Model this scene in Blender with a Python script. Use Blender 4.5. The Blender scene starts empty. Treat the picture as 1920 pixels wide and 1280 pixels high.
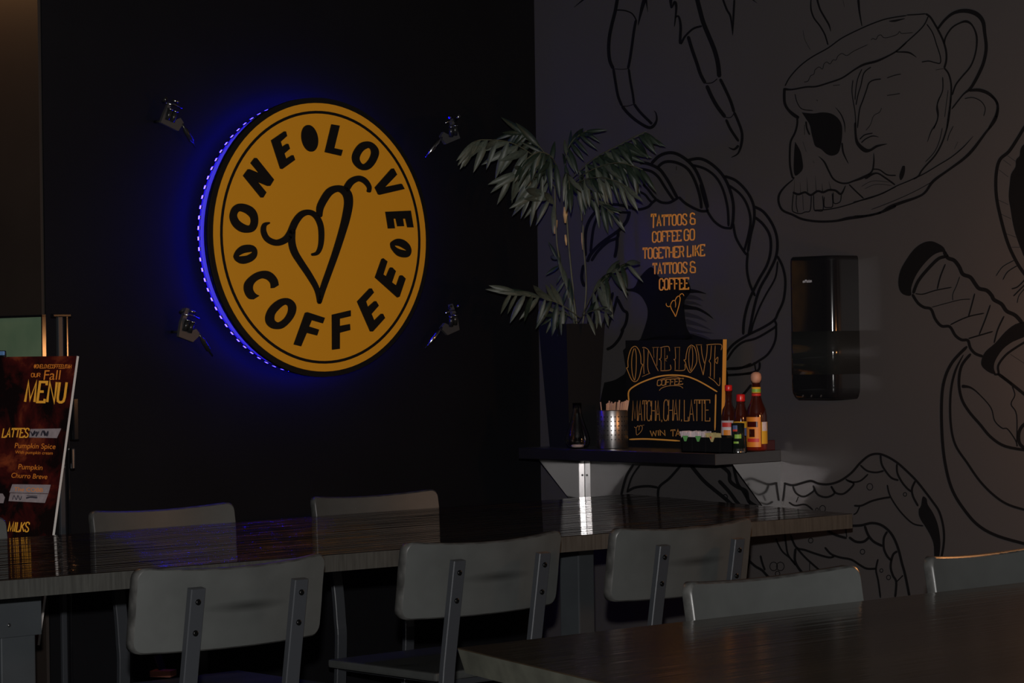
import bpy, bmesh, math, random
from mathutils import Vector, Matrix
R_ = math.radians
random.seed(7)
col = bpy.context.scene.collection
scn = bpy.context.scene

# ------------------------------------------------------------------ camera
FPX = 4742.0
YAW, PITCH, ROLL = R_(47.82), R_(.105), R_(-.828)
CAM = Vector((-4.83, -5.2175, 1.16))
Fw = Vector((math.cos(YAW)*math.cos(PITCH), math.sin(YAW)*math.cos(PITCH), math.sin(PITCH)))
R0 = Vector((math.sin(YAW), -math.cos(YAW), 0)); U0 = R0.cross(Fw)
Rt = R0*math.cos(ROLL)+U0*math.sin(ROLL); Up = U0*math.cos(ROLL)-R0*math.sin(ROLL)
cd = bpy.data.cameras.new('camera'); cam = bpy.data.objects.new('camera', cd); col.objects.link(cam)
cd.sensor_width = 36; cd.lens = FPX/1920*36; cd.clip_end = 60
m = Matrix((Rt, Up, -Fw)).transposed().to_4x4(); m.translation = CAM
cam.matrix_world = m; scn.camera = cam

def ray(x, y): return Fw*FPX + Rt*(x-960) - Up*(y-640)
def onX(x, y, X=0.): r = ray(x, y); return CAM + r*((X-CAM.x)/r.x)
def onY(x, y, Y=0.): r = ray(x, y); return CAM + r*((Y-CAM.y)/r.y)
def onZ(x, y, Z=0.): r = ray(x, y); return CAM + r*((Z-CAM.z)/r.z)
def onP(x, y, P, N): r = ray(x, y); return CAM + r*((P-CAM).dot(N)/r.dot(N))

# ------------------------------------------------------------------ world, lights, exposure
w = bpy.data.worlds.new('world'); scn.world = w; w.use_nodes = True
w.node_tree.nodes['Background'].inputs[0].default_value = (.55, .6, .8, 1)
w.node_tree.nodes['Background'].inputs[1].default_value = .006
scn.view_settings.view_transform = 'Standard'; scn.view_settings.look = 'None'
scn.view_settings.exposure = 0; scn.view_settings.gamma = 1; scn.view_settings.use_curve_mapping = False

def lamp(name, loc, power, color, radius, typ='POINT'):
    l = bpy.data.lights.new(name, typ); l.energy = power; l.color = color
    l.shadow_soft_size = radius
    o = bpy.data.objects.new(name, l); col.objects.link(o); o.location = loc
    return o
lamp('camera_flash', CAM + Vector((0, 0, .15)) - Rt*.01, 640, (1, .97, .95), .018)
lamp('warm_lamp', onX(2080, 640, -.33), 9, (1, .42, .14), .05)
lamp('passage_lamp', (-1.82, .42, 2.25), 5.0, (1, .48, .18), .03)

# ------------------------------------------------------------------ materials
def mat(name, color, rough=.5, metal=0., spec=.5, emit=None, estr=0., trans=0., ior=1.45, noise=0., nscale=20., bump=0., bscale=60., coat=0., stretch=None):
    m = bpy.data.materials.new(name); m.use_nodes = True
    nt = m.node_tree; b = nt.nodes['Principled BSDF']
    b.inputs['Base Color'].default_value = (*color, 1)
    b.inputs['Roughness'].default_value = rough; b.inputs['Metallic'].default_value = metal
    b.inputs['Specular IOR Level'].default_value = spec; b.inputs['IOR'].default_value = ior
    b.inputs['Transmission Weight'].default_value = trans; b.inputs['Coat Weight'].default_value = coat
    b.inputs['Coat Roughness'].default_value = .08
    if emit: b.inputs['Emission Color'].default_value = (*emit, 1); b.inputs['Emission Strength'].default_value = estr
    if noise or bump:
        tc = nt.nodes.new('ShaderNodeTexCoord'); mp = nt.nodes.new('ShaderNodeMapping')
        nt.links.new(tc.outputs['Object'], mp.inputs[0])
        if stretch: mp.inputs['Scale'].default_value = stretch
    if noise:
        n = nt.nodes.new('ShaderNodeTexNoise'); n.inputs['Scale'].default_value = nscale; n.inputs['Detail'].default_value = 5
        nt.links.new(mp.outputs[0], n.inputs[0])
        r = nt.nodes.new('ShaderNodeMapRange'); r.inputs[1].default_value = .3; r.inputs[2].default_value = .7
        r.inputs[3].default_value = 1-noise; r.inputs[4].default_value = 1+noise
        nt.links.new(n.outputs[0], r.inputs[0])
        mx = nt.nodes.new('ShaderNodeVectorMath'); mx.operation = 'SCALE'; mx.inputs[0].default_value = color
        nt.links.new(r.outputs[0], mx.inputs[3]); nt.links.new(mx.outputs[0], b.inputs['Base Color'])
    if bump:
        n = nt.nodes.new('ShaderNodeTexNoise'); n.inputs['Scale'].default_value = bscale; n.inputs['Detail'].default_value = 3
        nt.links.new(mp.outputs[0], n.inputs[0])
        bp = nt.nodes.new('ShaderNodeBump'); bp.inputs['Strength'].default_value = bump; bp.inputs['Distance'].default_value = .004
        nt.links.new(n.outputs[0], bp.inputs['Height']); nt.links.new(bp.outputs[0], b.inputs['Normal'])
    return m
M = {}
M['black_wall'] = mat('black_wall_paint', (.0034, .0034, .0042), .62, spec=.15, noise=.15, nscale=4, bump=.06, bscale=180)
M['mural_wall'] = mat('grey_wall_paint', (.047, .043, .043), .42, noise=.04, nscale=3, bump=.03, bscale=200)
M['ink'] = mat('black_mural_paint', (.0035, .0035, .004), .6, spec=.2)
M['ink_soft'] = mat('thinned_mural_paint', (.019, .018, .020), .5)
M['wall_gold'] = mat('orange_vinyl', (.88, .34, .05), .45)
M['brown_wall'] = mat('brown_wall_paint', (.020, .014, .011), .6, noise=.2, nscale=3)
M['floor'] = mat('dark_floor', (.02, .019, .018), .35, noise=.3, nscale=5)
M['ceiling'] = mat('ceiling_paint', (.03, .03, .03), .8)
M['sign_gold'] = mat('gold_sign_face', (.62, .268, .0120), .5, spec=.3)
M['sign_black'] = mat('black_sign_acrylic', (.0045, .0045, .0045), .5, spec=.2)
M['led_tape'] = mat('led_tape', (.05, .05, .06), .5)
M['led'] = mat('blue_led', (.1, .1, .2), .4, emit=(.0065, .0038, 1), estr=130)
M['led_bloom'] = mat('painted_led_bloom', (.1, .1, .3), .4, emit=(.012, .004, .55), estr=1.0)  # added blue glow, stands in for lens bloom around the LEDs
M['steel'] = mat('brushed_steel', (.55, .54, .54), .11, 1, bump=.004, bscale=30, stretch=(1, 1, 30))
M['flange'] = mat('satin_steel', (.55, .54, .54), .20, 1)
M['steel_dark'] = mat('shelf_steel', (.20, .19, .19), .28, 1, noise=.1, nscale=9)
M['machined'] = mat('polished_metal', (.5, .5, .5), .15, 1)
M['canister'] = mat('brushed_canister_steel', (.42, .40, .39), .30, 1, bump=.04, bscale=40, stretch=(1, 1, 30))
M['machined_dull'] = mat('dull_metal', (.075, .072, .072), .4, .5)
M['grip'] = mat('black_metal', (.03, .03, .03), .25, .6)
def worn(name, color, edge=(.004, .004, .003)):
    m = mat(name, color, .42, noise=.12, nscale=14, bump=.05, bscale=90)
    nt = m.node_tree; b = nt.nodes['Principled BSDF']
    src = b.inputs['Base Color'].links[0].from_socket
    tc = nt.nodes.new('ShaderNodeTexCoord'); n = nt.nodes.new('ShaderNodeTexNoise'); n.inputs['Scale'].default_value = 7; n.inputs['Detail'].default_value = 8
    nt.links.new(tc.outputs['Object'], n.inputs[0])
    cr = nt.nodes.new('ShaderNodeValToRGB'); cr.color_ramp.elements[0].position = .28; cr.color_ramp.elements[1].position = .36
    nt.links.new(n.outputs[0], cr.inputs[0])
    mx = nt.nodes.new('ShaderNodeMix'); mx.data_type = 'RGBA'
    nt.links.new(cr.outputs[0], mx.inputs[0]); mx.inputs[6].default_value = (*edge, 1); nt.links.new(src, mx.inputs[7])
    nt.links.new(mx.outputs[2], b.inputs['Base Color']); return m
M['chair_paint'] = worn('worn_grey_chair_paint', (.050, .053, .051), (.02, .02, .018))
M['chair_edge'] = mat('worn_chair_edge', (.042, .042, .040), .4, noise=.45, nscale=45)
def dark_ellipse(m):  # darkens a flat ellipse across the middle of the backrest
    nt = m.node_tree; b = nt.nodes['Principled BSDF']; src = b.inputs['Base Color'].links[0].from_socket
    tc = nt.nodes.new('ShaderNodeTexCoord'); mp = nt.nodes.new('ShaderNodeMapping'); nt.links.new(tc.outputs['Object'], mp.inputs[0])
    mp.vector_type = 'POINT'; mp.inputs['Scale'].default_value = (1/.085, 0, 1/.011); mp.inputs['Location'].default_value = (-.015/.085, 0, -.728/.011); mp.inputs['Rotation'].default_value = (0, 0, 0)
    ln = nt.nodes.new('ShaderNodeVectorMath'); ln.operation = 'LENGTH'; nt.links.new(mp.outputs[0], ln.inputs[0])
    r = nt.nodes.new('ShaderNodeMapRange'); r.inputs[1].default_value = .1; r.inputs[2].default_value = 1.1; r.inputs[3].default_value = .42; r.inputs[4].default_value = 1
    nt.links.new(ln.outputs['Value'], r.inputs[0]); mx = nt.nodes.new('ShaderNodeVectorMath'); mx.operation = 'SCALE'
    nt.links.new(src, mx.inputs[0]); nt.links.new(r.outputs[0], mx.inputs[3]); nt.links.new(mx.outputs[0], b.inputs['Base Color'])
M['chair_back'] = worn('worn_grey_back_paint', (.050, .053, .051), (.02, .02, .018)); dark_ellipse(M['chair_back'])
M['chair_metal'] = mat('grey_powder_coat', (.035, .038, .043), .32, .2)
M['bolt'] = mat('black_bolt', (.01, .01, .01), .25, .8)
def tabletop(name, color, rough, stretch, bs=.35):
    m = mat(name, color, rough, spec=.5, noise=.35, nscale=6, bump=.5, bscale=60, stretch=stretch)
    nt = m.node_tree; bp = [n for n in nt.nodes if n.type == 'BUMP'][0]; bp.inputs['Distance'].default_value = bs; bp.inputs['Strength'].default_value = 1
    n = bp.inputs['Height'].links[0].from_node; n.inputs['Detail'].default_value = 1.5; m.node_tree.nodes['Principled BSDF'].inputs['IOR'].default_value = 1.75 if bs > .003 else 1.5
    return m
M['table_top'] = tabletop('dark_lacquered_wood', (.008, .005, .0035), .05, (.02, 1.0, 1), .030)
M['front_top'] = tabletop('brown_lacquered_wood', (.026, .018, .011), .15, (.05, 1, 1), .0006)
M['table_edge'] = mat('grey_wood_edge', (.030, .031, .028), .55, noise=.3, nscale=30, stretch=(6, 6, .5))
M['front_edge'] = mat('pale_wood_edge', (.042, .043, .033), .6, noise=.3, nscale=25)
M['table_leg'] = mat('grey_steel_leg', (.035, .040, .044), .45, .2, noise=.1, nscale=12)
M['planter'] = mat('black_planter', (.005, .005, .006), .6, spec=.25)
M['soil'] = mat('soil', (.02, .014, .01), .9, noise=.4, nscale=80)
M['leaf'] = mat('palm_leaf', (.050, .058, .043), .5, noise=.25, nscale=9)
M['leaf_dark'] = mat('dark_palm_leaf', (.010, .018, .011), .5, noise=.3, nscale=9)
M['stem'] = mat('palm_stem', (.06, .06, .035), .6, noise=.3, nscale=30)
M['sheath'] = mat('dry_leaf_sheath', (.45, .28, .13), .7, noise=.2, nscale=30)
M['glass'] = mat('clear_glass', (1, 1, 1), .01, trans=1, ior=1.45)
M['white_sand'] = mat('pale_pebbles', (.55, .42, .40), .8, noise=.2, nscale=200)
M['stick'] = mat('birch_wood', (.55, .30, .19), .7, noise=.2, nscale=40)
M['hole'] = mat('dark_hole', (.01, .01, .01), .5)
M['board'] = mat('chalkboard', (.004, .004, .0045), .6, spec=.2)
M['chalk'] = mat('orange_chalk_ink', (.50, .22, .05), .6)
M['chalk_bold'] = mat('orange_chalk_ink_bold', (.75, .32, .05), .6)
M['plastic'] = mat('black_plastic', (.006, .006, .007), .12)
M['smoke'] = mat('smoked_plastic', (.012, .013, .013), .10)
M['white_print'] = mat('white_print', (.7, .7, .75), .5)
M['paper_white'] = mat('white_paper', (.62, .52, .53), .7, noise=.1, nscale=200)
M['paper_green'] = mat('green_paper', (.12, .36, .10), .7)
M['paper_yellow'] = mat('yellow_paper', (.50, .40, .17), .7, noise=.15, nscale=150)
M['paper_red'] = mat('red_print', (.5, .04, .02), .6)
M['sauce'] = mat('dark_red_sauce_bottle', (.040, .007, .004), .06, coat=.5)
M['sauce_red'] = mat('red_sauce', (.13, .01, .004), .06, coat=.5)
M['red_cap'] = mat('red_plastic_cap', (.55, .012, .012), .3)
M['wood_cap'] = mat('wooden_stopper', (.50, .24, .15), .6, noise=.15, nscale=80)
M['lab_white'] = mat('white_label', (.60, .50, .50), .5)
M['lab_red'] = mat('red_label', (.55, .03, .02), .5)
M['lab_yellow'] = mat('yellow_label', (.70, .38, .03), .5)
M['lab_orange'] = mat('orange_label', (.70, .22, .02), .5)
M['lab_green'] = mat('green_label', (.20, .38, .04), .5)
M['lab_blue'] = mat('blue_label', (.07, .10, .22), .5)
M['lab_black'] = mat('black_label', (.008, .012, .010), .15)
M['maroon'] = mat('dark_red_plastic', (.045, .004, .004), .12)
M['menu_gold'] = mat('menu_gold_print', (1.0, .46, .045), .5)
M['menu_amber'] = mat('menu_amber_print', (.85, .26, .03), .5)
M['menu_side'] = mat('white_foam_edge', (.62, .58, .55), .6)
M['tape'] = mat('white_tape', (.30, .25, .26), .5, noise=.15, nscale=60)
M['scribble'] = mat('marker_ink', (.05, .045, .06), .5)
M['pink'] = mat('pink_card', (.35, .12, .08), .7)
M['box_dark'] = mat('dark_purple_print', (.03, .01, .03), .5)
# menu print: autumn leaves, dark red and orange blotches
def menu_print():
    m = bpy.data.materials.new('autumn_leaf_print'); m.use_nodes = True; nt = m.node_tree; b = nt.nodes['Principled BSDF']; b.inputs['Roughness'].default_value = .3
    tc = nt.nodes.new('ShaderNodeTexCoord'); n = nt.nodes.new('ShaderNodeTexNoise'); n.inputs['Scale'].default_value = 9; n.inputs['Detail'].default_value = 9; n.inputs['Roughness'].default_value = .62; n.inputs['Distortion'].default_value = .5
    nt.links.new(tc.outputs['Object'], n.inputs[0]); cr = nt.nodes.new('ShaderNodeValToRGB'); e = cr.color_ramp.elements
    e[0].position = .44; e[0].color = (.007, .003, .003, 1); e[1].position = .76; e[1].color = (.30, .060, .018, 1)
    x = e.new(.57); x.color = (.060, .007, .006, 1)
    nt.links.new(n.outputs[0], cr.inputs[0]); nt.links.new(cr.outputs[0], b.inputs['Base Color']); return m
M['menu'] = menu_print()
def green_print():
    m = bpy.data.materials.new('green_round_shapes_print'); m.use_nodes = True; nt = m.node_tree; b = nt.nodes['Principled BSDF']; b.inputs['Roughness'].default_value = .5
    tc = nt.nodes.new('ShaderNodeTexCoord'); n = nt.nodes.new('ShaderNodeTexVoronoi'); n.inputs['Scale'].default_value = 11; n.feature = 'SMOOTH_F1'
    n2 = nt.nodes.new('ShaderNodeTexNoise'); n2.inputs['Scale'].default_value = 14
    nt.links.new(tc.outputs['Object'], n.inputs[0]); nt.links.new(tc.outputs['Object'], n2.inputs[0])
    cr = nt.nodes.new('ShaderNodeValToRGB'); e = cr.color_ramp.elements
    e[0].position = .1; e[0].color = (.11, .20, .12, 1); e[1].position = .75; e[1].color = (.07, .09, .06, 1); x = e.new(.5); x.color = (.19, .28, .17, 1)
    mx = nt.nodes.new('ShaderNodeMix'); mx.data_type = 'FLOAT'; mx.inputs[0].default_value = .5
    nt.links.new(n.outputs[0], mx.inputs[2]); nt.links.new(n2.outputs[0], mx.inputs[3]); nt.links.new(mx.outputs[0], cr.inputs[0])
    nt.links.new(cr.outputs[0], b.inputs['Base Color']); return m
M['green'] = green_print()
M['blue_card'] = mat('blue_card', (.12, .25, .5), .5)

# ------------------------------------------------------------------ mesh helpers
def link(name, me, m, parent=None):
    o = bpy.data.objects.new(name, me); col.objects.link(o)
    if m is not None and not me.materials: me.materials.append(m)
    if parent is not None:
        o.parent = parent
        if parent.type == 'EMPTY': o.matrix_parent_inverse = Matrix.Translation(-parent.location)
        elif parent.get('_b') is not None: pass
    return o
def tag(o, label=None, cat=None, group=None, kind=None):
    if label: o['label'] = label
    if cat: o['category'] = cat
    if group: o['group'] = group
    if kind: o['kind'] = kind
    return o
def root(name, loc, label, cat, group=None):
    o = bpy.data.objects.new(name, None); col.objects.link(o); o.location = loc; o.empty_display_size = .05
    return tag(o, label, cat, group)
def me_from(verts, faces, name='m', smooth=False):
    me = bpy.data.meshes.new(name); me.from_pydata([tuple(v) for v in verts], [], faces); me.update()
    if smooth:
        for p in me.polygons: p.use_smooth = True
    return me
class B:
    """collects shapes into one bmesh"""
    def __init__(s): s.bm = bmesh.new()
    def box(s, c, size, rot=None, bev=0.):
        t = bmesh.new(); bmesh.ops.create_cube(t, size=1)
        bmesh.ops.scale(t, vec=size, verts=t.verts)
        if bev: bmesh.ops.bevel(t, geom=t.edges[:], offset=bev, segments=2, profile=.6, affect='EDGES')
        mt = Matrix.Translation(c)
        if rot is not None: mt = mt @ (rot if isinstance(rot, Matrix) else Matrix.Rotation(rot, 4, 'Z'))
        s.add(t, mt); return s
    def add(s, t, mt=None):
        me = bpy.data.meshes.new('t')
        if mt is not None: bmesh.ops.transform(t, matrix=mt, verts=t.verts)
        t.to_mesh(me); t.free(); s.bm.from_mesh(me); bpy.data.meshes.remove(me)
    def tube(s, pts, r, seg=10, cap=True):
        pts = [Vector(p) for p in pts]; rs = r if isinstance(r, (list, tuple)) else [r]*len(pts)
        rings = []
        for i, p in enumerate(pts):
            d = (pts[min(i+1, len(pts)-1)]-pts[max(i-1, 0)]).normalized()
            a = d.cross(Vector((0, 0, 1)))
            if a.length < .1: a = d.cross(Vector((0, 1, 0)))
            a.normalize(); b = d.cross(a)
            rings.append([s.bm.verts.new(p+(a*math.cos(k*2*math.pi/seg)+b*math.sin(k*2*math.pi/seg))*rs[i]) for k in range(seg)])
        for i in range(len(rings)-1):
            for k in range(seg):
                f = s.bm.faces.new((rings[i][k], rings[i][(k+1) % seg], rings[i+1][(k+1) % seg], rings[i+1][k])); f.smooth = True
        if cap: s.bm.faces.new(rings[0][::-1]); s.bm.faces.new(rings[-1])
        return s
    def lathe(s, prof, c=(0, 0, 0), seg=28, a0=0., a1=2*math.pi):
        full = abs(a1-a0-2*math.pi) < 1e-6; n = seg if full else seg+1
        rings = []
        for r, z in prof:
            rings.append([s.bm.verts.new((c[0]+r*math.cos(a0+(a1-a0)*k/seg), c[1]+r*math.sin(a0+(a1-a0)*k/seg), c[2]+z)) for k in range(n)])
        for i in range(len(rings)-1):
            for k in range(seg):
                k2 = (k+1) % n
                f = s.bm.faces.new((rings[i][k], rings[i][k2], rings[i+1][k2], rings[i+1][k])); f.smooth = True
        if full:
            if prof[0][0] > 1e-4: s.bm.faces.new(rings[0][::-1])
            if prof[-1][0] > 1e-4: s.bm.faces.new(rings[-1])
        return s
    def prism(s, loop, v):
        """closed 3D loop extruded along v"""
        v = Vector(v); a = [s.bm.verts.new(p) for p in loop]; b = [s.bm.verts.new(Vector(p)+v) for p in loop]; n = len(a)
        s.bm.faces.new(a); s.bm.faces.new(b[::-1])
        for i in range(n): s.bm.faces.new((a[i], b[i], b[(i+1) % n], a[(i+1) % n]))
        return s
    def mesh(s, name='m'):
        bmesh.ops.recalc_face_normals(s.bm, faces=s.bm.faces)
        me = bpy.data.meshes.new(name); s.bm.to_mesh(me); s.bm.free(); return me
    def obj(s, name, m, parent=None): return link(name, s.mesh(name), m, parent)

# ---- flat painted shapes, drawn on a plane through pl(px, py)
def smooth(pts, n=5):
    if len(pts) < 3: return pts
    out = []
    for i in range(len(pts)-1):
        p0, p1, p2, p3 = pts[max(i-1, 0)], pts[i], pts[i+1], pts[min(i+2, len(pts)-1)]
        for k in range(n):
            t = k/n
            out.append(tuple(.5*((2*b)+(-a+c)*t+(2*a-5*b+4*c-d)*t*t+(-a+3*b-3*c+d)*t**3) for a, b, c, d in zip(p0, p1, p2, p3)))
    out.append(pts[-1]); return out
def ribbon(V, Fc, pts, wdt, pl, sm=True, taper=True):
    pts = [(p[0], p[1], (p[2] if len(p) > 2 else wdt)) for p in pts]
    if sm: pts = smooth(pts)
    n = len(pts); base = len(V)
    for i, (x, y, w_) in enumerate(pts):
        x0, y0, _ = pts[max(i-1, 0)]; x1, y1, _ = pts[min(i+1, n-1)]
        dx, dy = x1-x0, y1-y0; L = math.hypot(dx, dy) or 1; nx, ny = -dy/L, dx/L
        if not sm and 0 < i < n-1:
            ax, ay = x-x0, y-y0; la = math.hypot(ax, ay) or 1; bx, by = x1-x, y1-y; lb = math.hypot(bx, by) or 1
            ux, uy = ax/la+bx/lb, ay/la+by/lb; lu = math.hypot(ux, uy) or 1; nx, ny = -uy/lu, ux/lu
            c = max(.45, abs(nx*-ay/la+ny*ax/la)); w_ = w_/c
        if taper and i in (0, n-1): w_ *= .55
        V.append(pl(x+nx*w_/2, y+ny*w_/2)); V.append(pl(x-nx*w_/2, y-ny*w_/2))
    for i in range(n-1): Fc.append((base+2*i, base+2*i+1, base+2*i+3, base+2*i+2))
def crop(ox, oy, s): return lambda p: (ox+p[0]/s, oy+p[1]/s)+((p[2]/s,) if len(p) > 2 else ())
def strokes(name, groups, m, parent, pl, scale_w=1., extra=None):
    """groups: list of (ox, oy, scale, [(width, pts), ...])"""
    V, Fc = [], []
    for ox, oy, s, ls in groups:
        c = crop(ox, oy, s)
        for wd, pts in ls:
            if wd == 'fill':
                q = [c(p) for p in smooth(pts+pts[:1], 3)[:-1]]; b0 = len(V)
                for p in q: V.append(pl(*p[:2]))
                Fc.append(tuple(range(b0, b0+len(q))))
            elif wd == 'ring':
                for (x, y, r) in pts:
                    q = [c((x+r*math.cos(a*math.pi/9), y+r*1.12*math.sin(a*math.pi/9))) for a in range(19)]
                    ribbon(V, Fc, q, 5.5/s*scale_w, pl, False, False)
            else:
                q = [c(p) for p in pts]; ribbon(V, Fc, [(a[0], a[1], a[2]*scale_w) if len(a) > 2 else a for a in q], wd/s*scale_w, pl)
    return link(name, me_from(V, Fc, name), m, parent)
def shape2d(loops, pl, nrm, depth):
    """solid letter: outer loop and holes drawn on plane pl, extruded towards the viewer"""
    o = pl(*loops[0][0]); nrm = Vector(nrm).normalized()
    ax = Vector((0, 0, 1)).cross(nrm).normalized(); ay = nrm.cross(ax)
    cu = bpy.data.curves.new('c', 'CURVE'); cu.dimensions = '2D'; cu.fill_mode = 'BOTH'; cu.extrude = depth/2
    for lp in loops:
        sp = cu.splines.new('POLY'); sp.points.add(len(lp)-1); sp.use_cyclic_u = True
        for i, p in enumerate(lp):
            v = pl(*p)-o; sp.points[i].co = (v.dot(ax), v.dot(ay), 0, 1)
    ob = bpy.data.objects.new('c', cu); me = bpy.data.meshes.new_from_object(ob)
    bpy.data.objects.remove(ob); bpy.data.curves.remove(cu)
    mt = Matrix((ax, ay, nrm)).transposed().to_4x4(); mt.translation = o+nrm*depth/2
    me.transform(mt); return me
# ---- stroke alphabet
G = {
 'A': [[(0, 0), (.5, 1), (1, 0)], [(.17, .33), (.83, .33)]],
 'B': [[(0, 0), (0, 1), (.7, 1), (.9, .85), (.9, .65), (.7, .53), (0, .53)], [(.7, .53), (1, .4), (1, .15), (.75, 0), (0, 0)]],
 'C': [[(1, .72), (.97, .9), (.7, 1), (.3, 1), (.03, .88), (0, .7), (0, .3), (.03, .12), (.3, 0), (.7, 0), (.97, .1), (1, .28)]],
 'E': [[(1, .84), (1, 1), (0, 1), (0, 0), (1, 0), (1, .16)], [(0, .52), (.72, .52)]],
 'F': [[(1, .84), (1, 1), (0, 1), (0, 0)], [(0, .52), (.72, .52)]],
 'G': [[(1, .72), (.97, .9), (.7, 1), (.3, 1), (.03, .88), (0, .7), (0, .3), (.03, .12), (.3, 0), (.7, 0), (1, .1), (1, .48), (.6, .48)]],
 'H': [[(0, 0), (0, 1)], [(1, 0), (1, 1)], [(0, .5), (1, .5)]],
 'I': [[(.5, 0), (.5, 1)]],
 'K': [[(0, 0), (0, 1)], [(1, 1), (.05, .42)], [(.35, .58), (1, 0)]],
 'L': [[(0, 1), (0, 0), (1, 0), (1, .2)]],
 'M': [[(0, 0), (.08, 1), (.5, .1), (.92, 1), (1, 0)]],
 'N': [[(0, 0), (0, 1), (1, 0), (1, 1)]],
 'O': [[(.5, 0), (.2, .03), (.03, .14), (0, .3), (0, .7), (.03, .86), (.2, .97), (.5, 1), (.8, .97), (.97, .86), (1, .7), (1, .3), (.97, .14), (.8, .03), (.5, 0)]],
 'P': [[(0, 0), (0, 1), (.8, 1), (1, .88), (1, .6), (.8, .48), (0, .48)]],
 'R': [[(0, 0), (0, 1), (.75, 1), (.95, .88), (.95, .63), (.75, .5), (0, .5)], [(.6, .5), (1, 0)]],
 'S': [[(1, .76), (.95, .93), (.7, 1), (.3, 1), (.05, .9), (.03, .7), (.25, .56), (.75, .42), (.97, .28), (.95, .1), (.7, 0), (.3, 0), (.05, .08), (0, .25)]],
 'T': [[(0, .82), (0, 1), (1, 1), (1, .82)], [(.5, 1), (.5, 0)]],
 'U': [[(0, 1), (0, .25), (.1, .06), (.35, 0), (.65, 0), (.9, .06), (1, .25), (1, 1)]],
 'V': [[(0, 1), (.5, 0), (1, 1)]],
 'W': [[(0, 1), (.22, 0), (.5, .8), (.78, 0), (1, 1)]],
 '&': [[(1, 0), (1, .42), (.62, .52), (.25, .52), (.05, .68), (.1, .92), (.45, 1), (.85, .92), (.9, .8)], [(.3, .52), (.05, .4), (.02, .15), (.3, 0), (1, 0)]],
 ',': [[(.5, .06), (.3, -.16)]], '@': [[(.7, .3), (.3, .3), (.3, .7), (.7, .7), (.7, .25), (1, .35), (.95, .8), (.5, 1), (.05, .8), (0, .3), (.4, 0), (.8, .05)]]}
def word(V, Fc, s, bl, br, tl, wdt, pl, gap=.28, fat=None):
    wt = {'I': .42, 'M': 1.35, 'W': 1.35, ' ': .55, ',': .35, 'L': .85, 'T': .95}
    tot = sum(wt.get(c, 1)+gap for c in s)-gap; u = 0
    for c in s:
        cw = wt.get(c, 1)
        for st in G.get(c, []):
            q = []
            for x, y in st:
                uu = (u+x*cw)/tot; q.append((bl[0]+uu*(br[0]-bl[0])+y*(tl[0]-bl[0]), bl[1]+uu*(br[1]-bl[1])+y*(tl[1]-bl[1])))
            ribbon(V, Fc, q, wdt, pl, False, False)
        u += cw+gap
def words(name, items, m, parent, pl, wdt, gap=.28):
    for it in items:
        V, Fc = [], []; word(V, Fc, *it[:4], it[4] if len(it) > 4 else wdt, pl, gap); o = link(name, me_from(V, Fc, name), m, parent)
    return o
def fonttext(name, s, bl, br, tl, m, parent, pl, hfac=.72):
    cu = bpy.data.curves.new('t', 'FONT'); cu.body = s; cu.size = 1
    ob = bpy.data.objects.new('t', cu); me = bpy.data.meshes.new_from_object(ob)
    bpy.data.objects.remove(ob); bpy.data.curves.remove(cu)
    wd = max(v.co.x for v in me.vertices)
    for v in me.vertices:
        u = v.co.x/wd; y = v.co.y/hfac
        v.co = pl(bl[0]+u*(br[0]-bl[0])+y*(tl[0]-bl[0]), bl[1]+u*(br[1]-bl[1])+y*(tl[1]-bl[1]))
    return link(name, me, m, parent)

# ================================================================== SETTING
WALLX = -1.602
def struct(name, bmo, m): o = bmo.obj(name, m); o['kind'] = 'structure'; return o
floor = struct('floor', B().box((-2.2, -2.2, -.05), (9, 9.4, .1)), M['floor'])
struct('ceiling', B().box((-2.2, -2.2, 3.25), (9, 9.4, .1)), M['ceiling'])
wall_left = struct('wall_left', B().box(((WALLX+.0)/2, .06, 1.6), (-WALLX, .12, 3.2)), M['black_wall'])
wall_right = struct('wall_right', B().box((.06, -2.2, 1.6), (.12, 9, 3.2)), M['mural_wall'])
struct('wall_return', B().box((WALLX-.004, 1.2, 1.6), (.008, 2.39, 3.2)), M['brown_wall'])
struct('baseboard_left', B().box((WALLX/2, -.008, .05), (-WALLX, .016, .1), bev=.003), M['plastic'])
struct('baseboard_right', B().box((-.008, -2.6, .05), (.016, 5.2, .1), bev=.003), M['plastic'])

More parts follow.
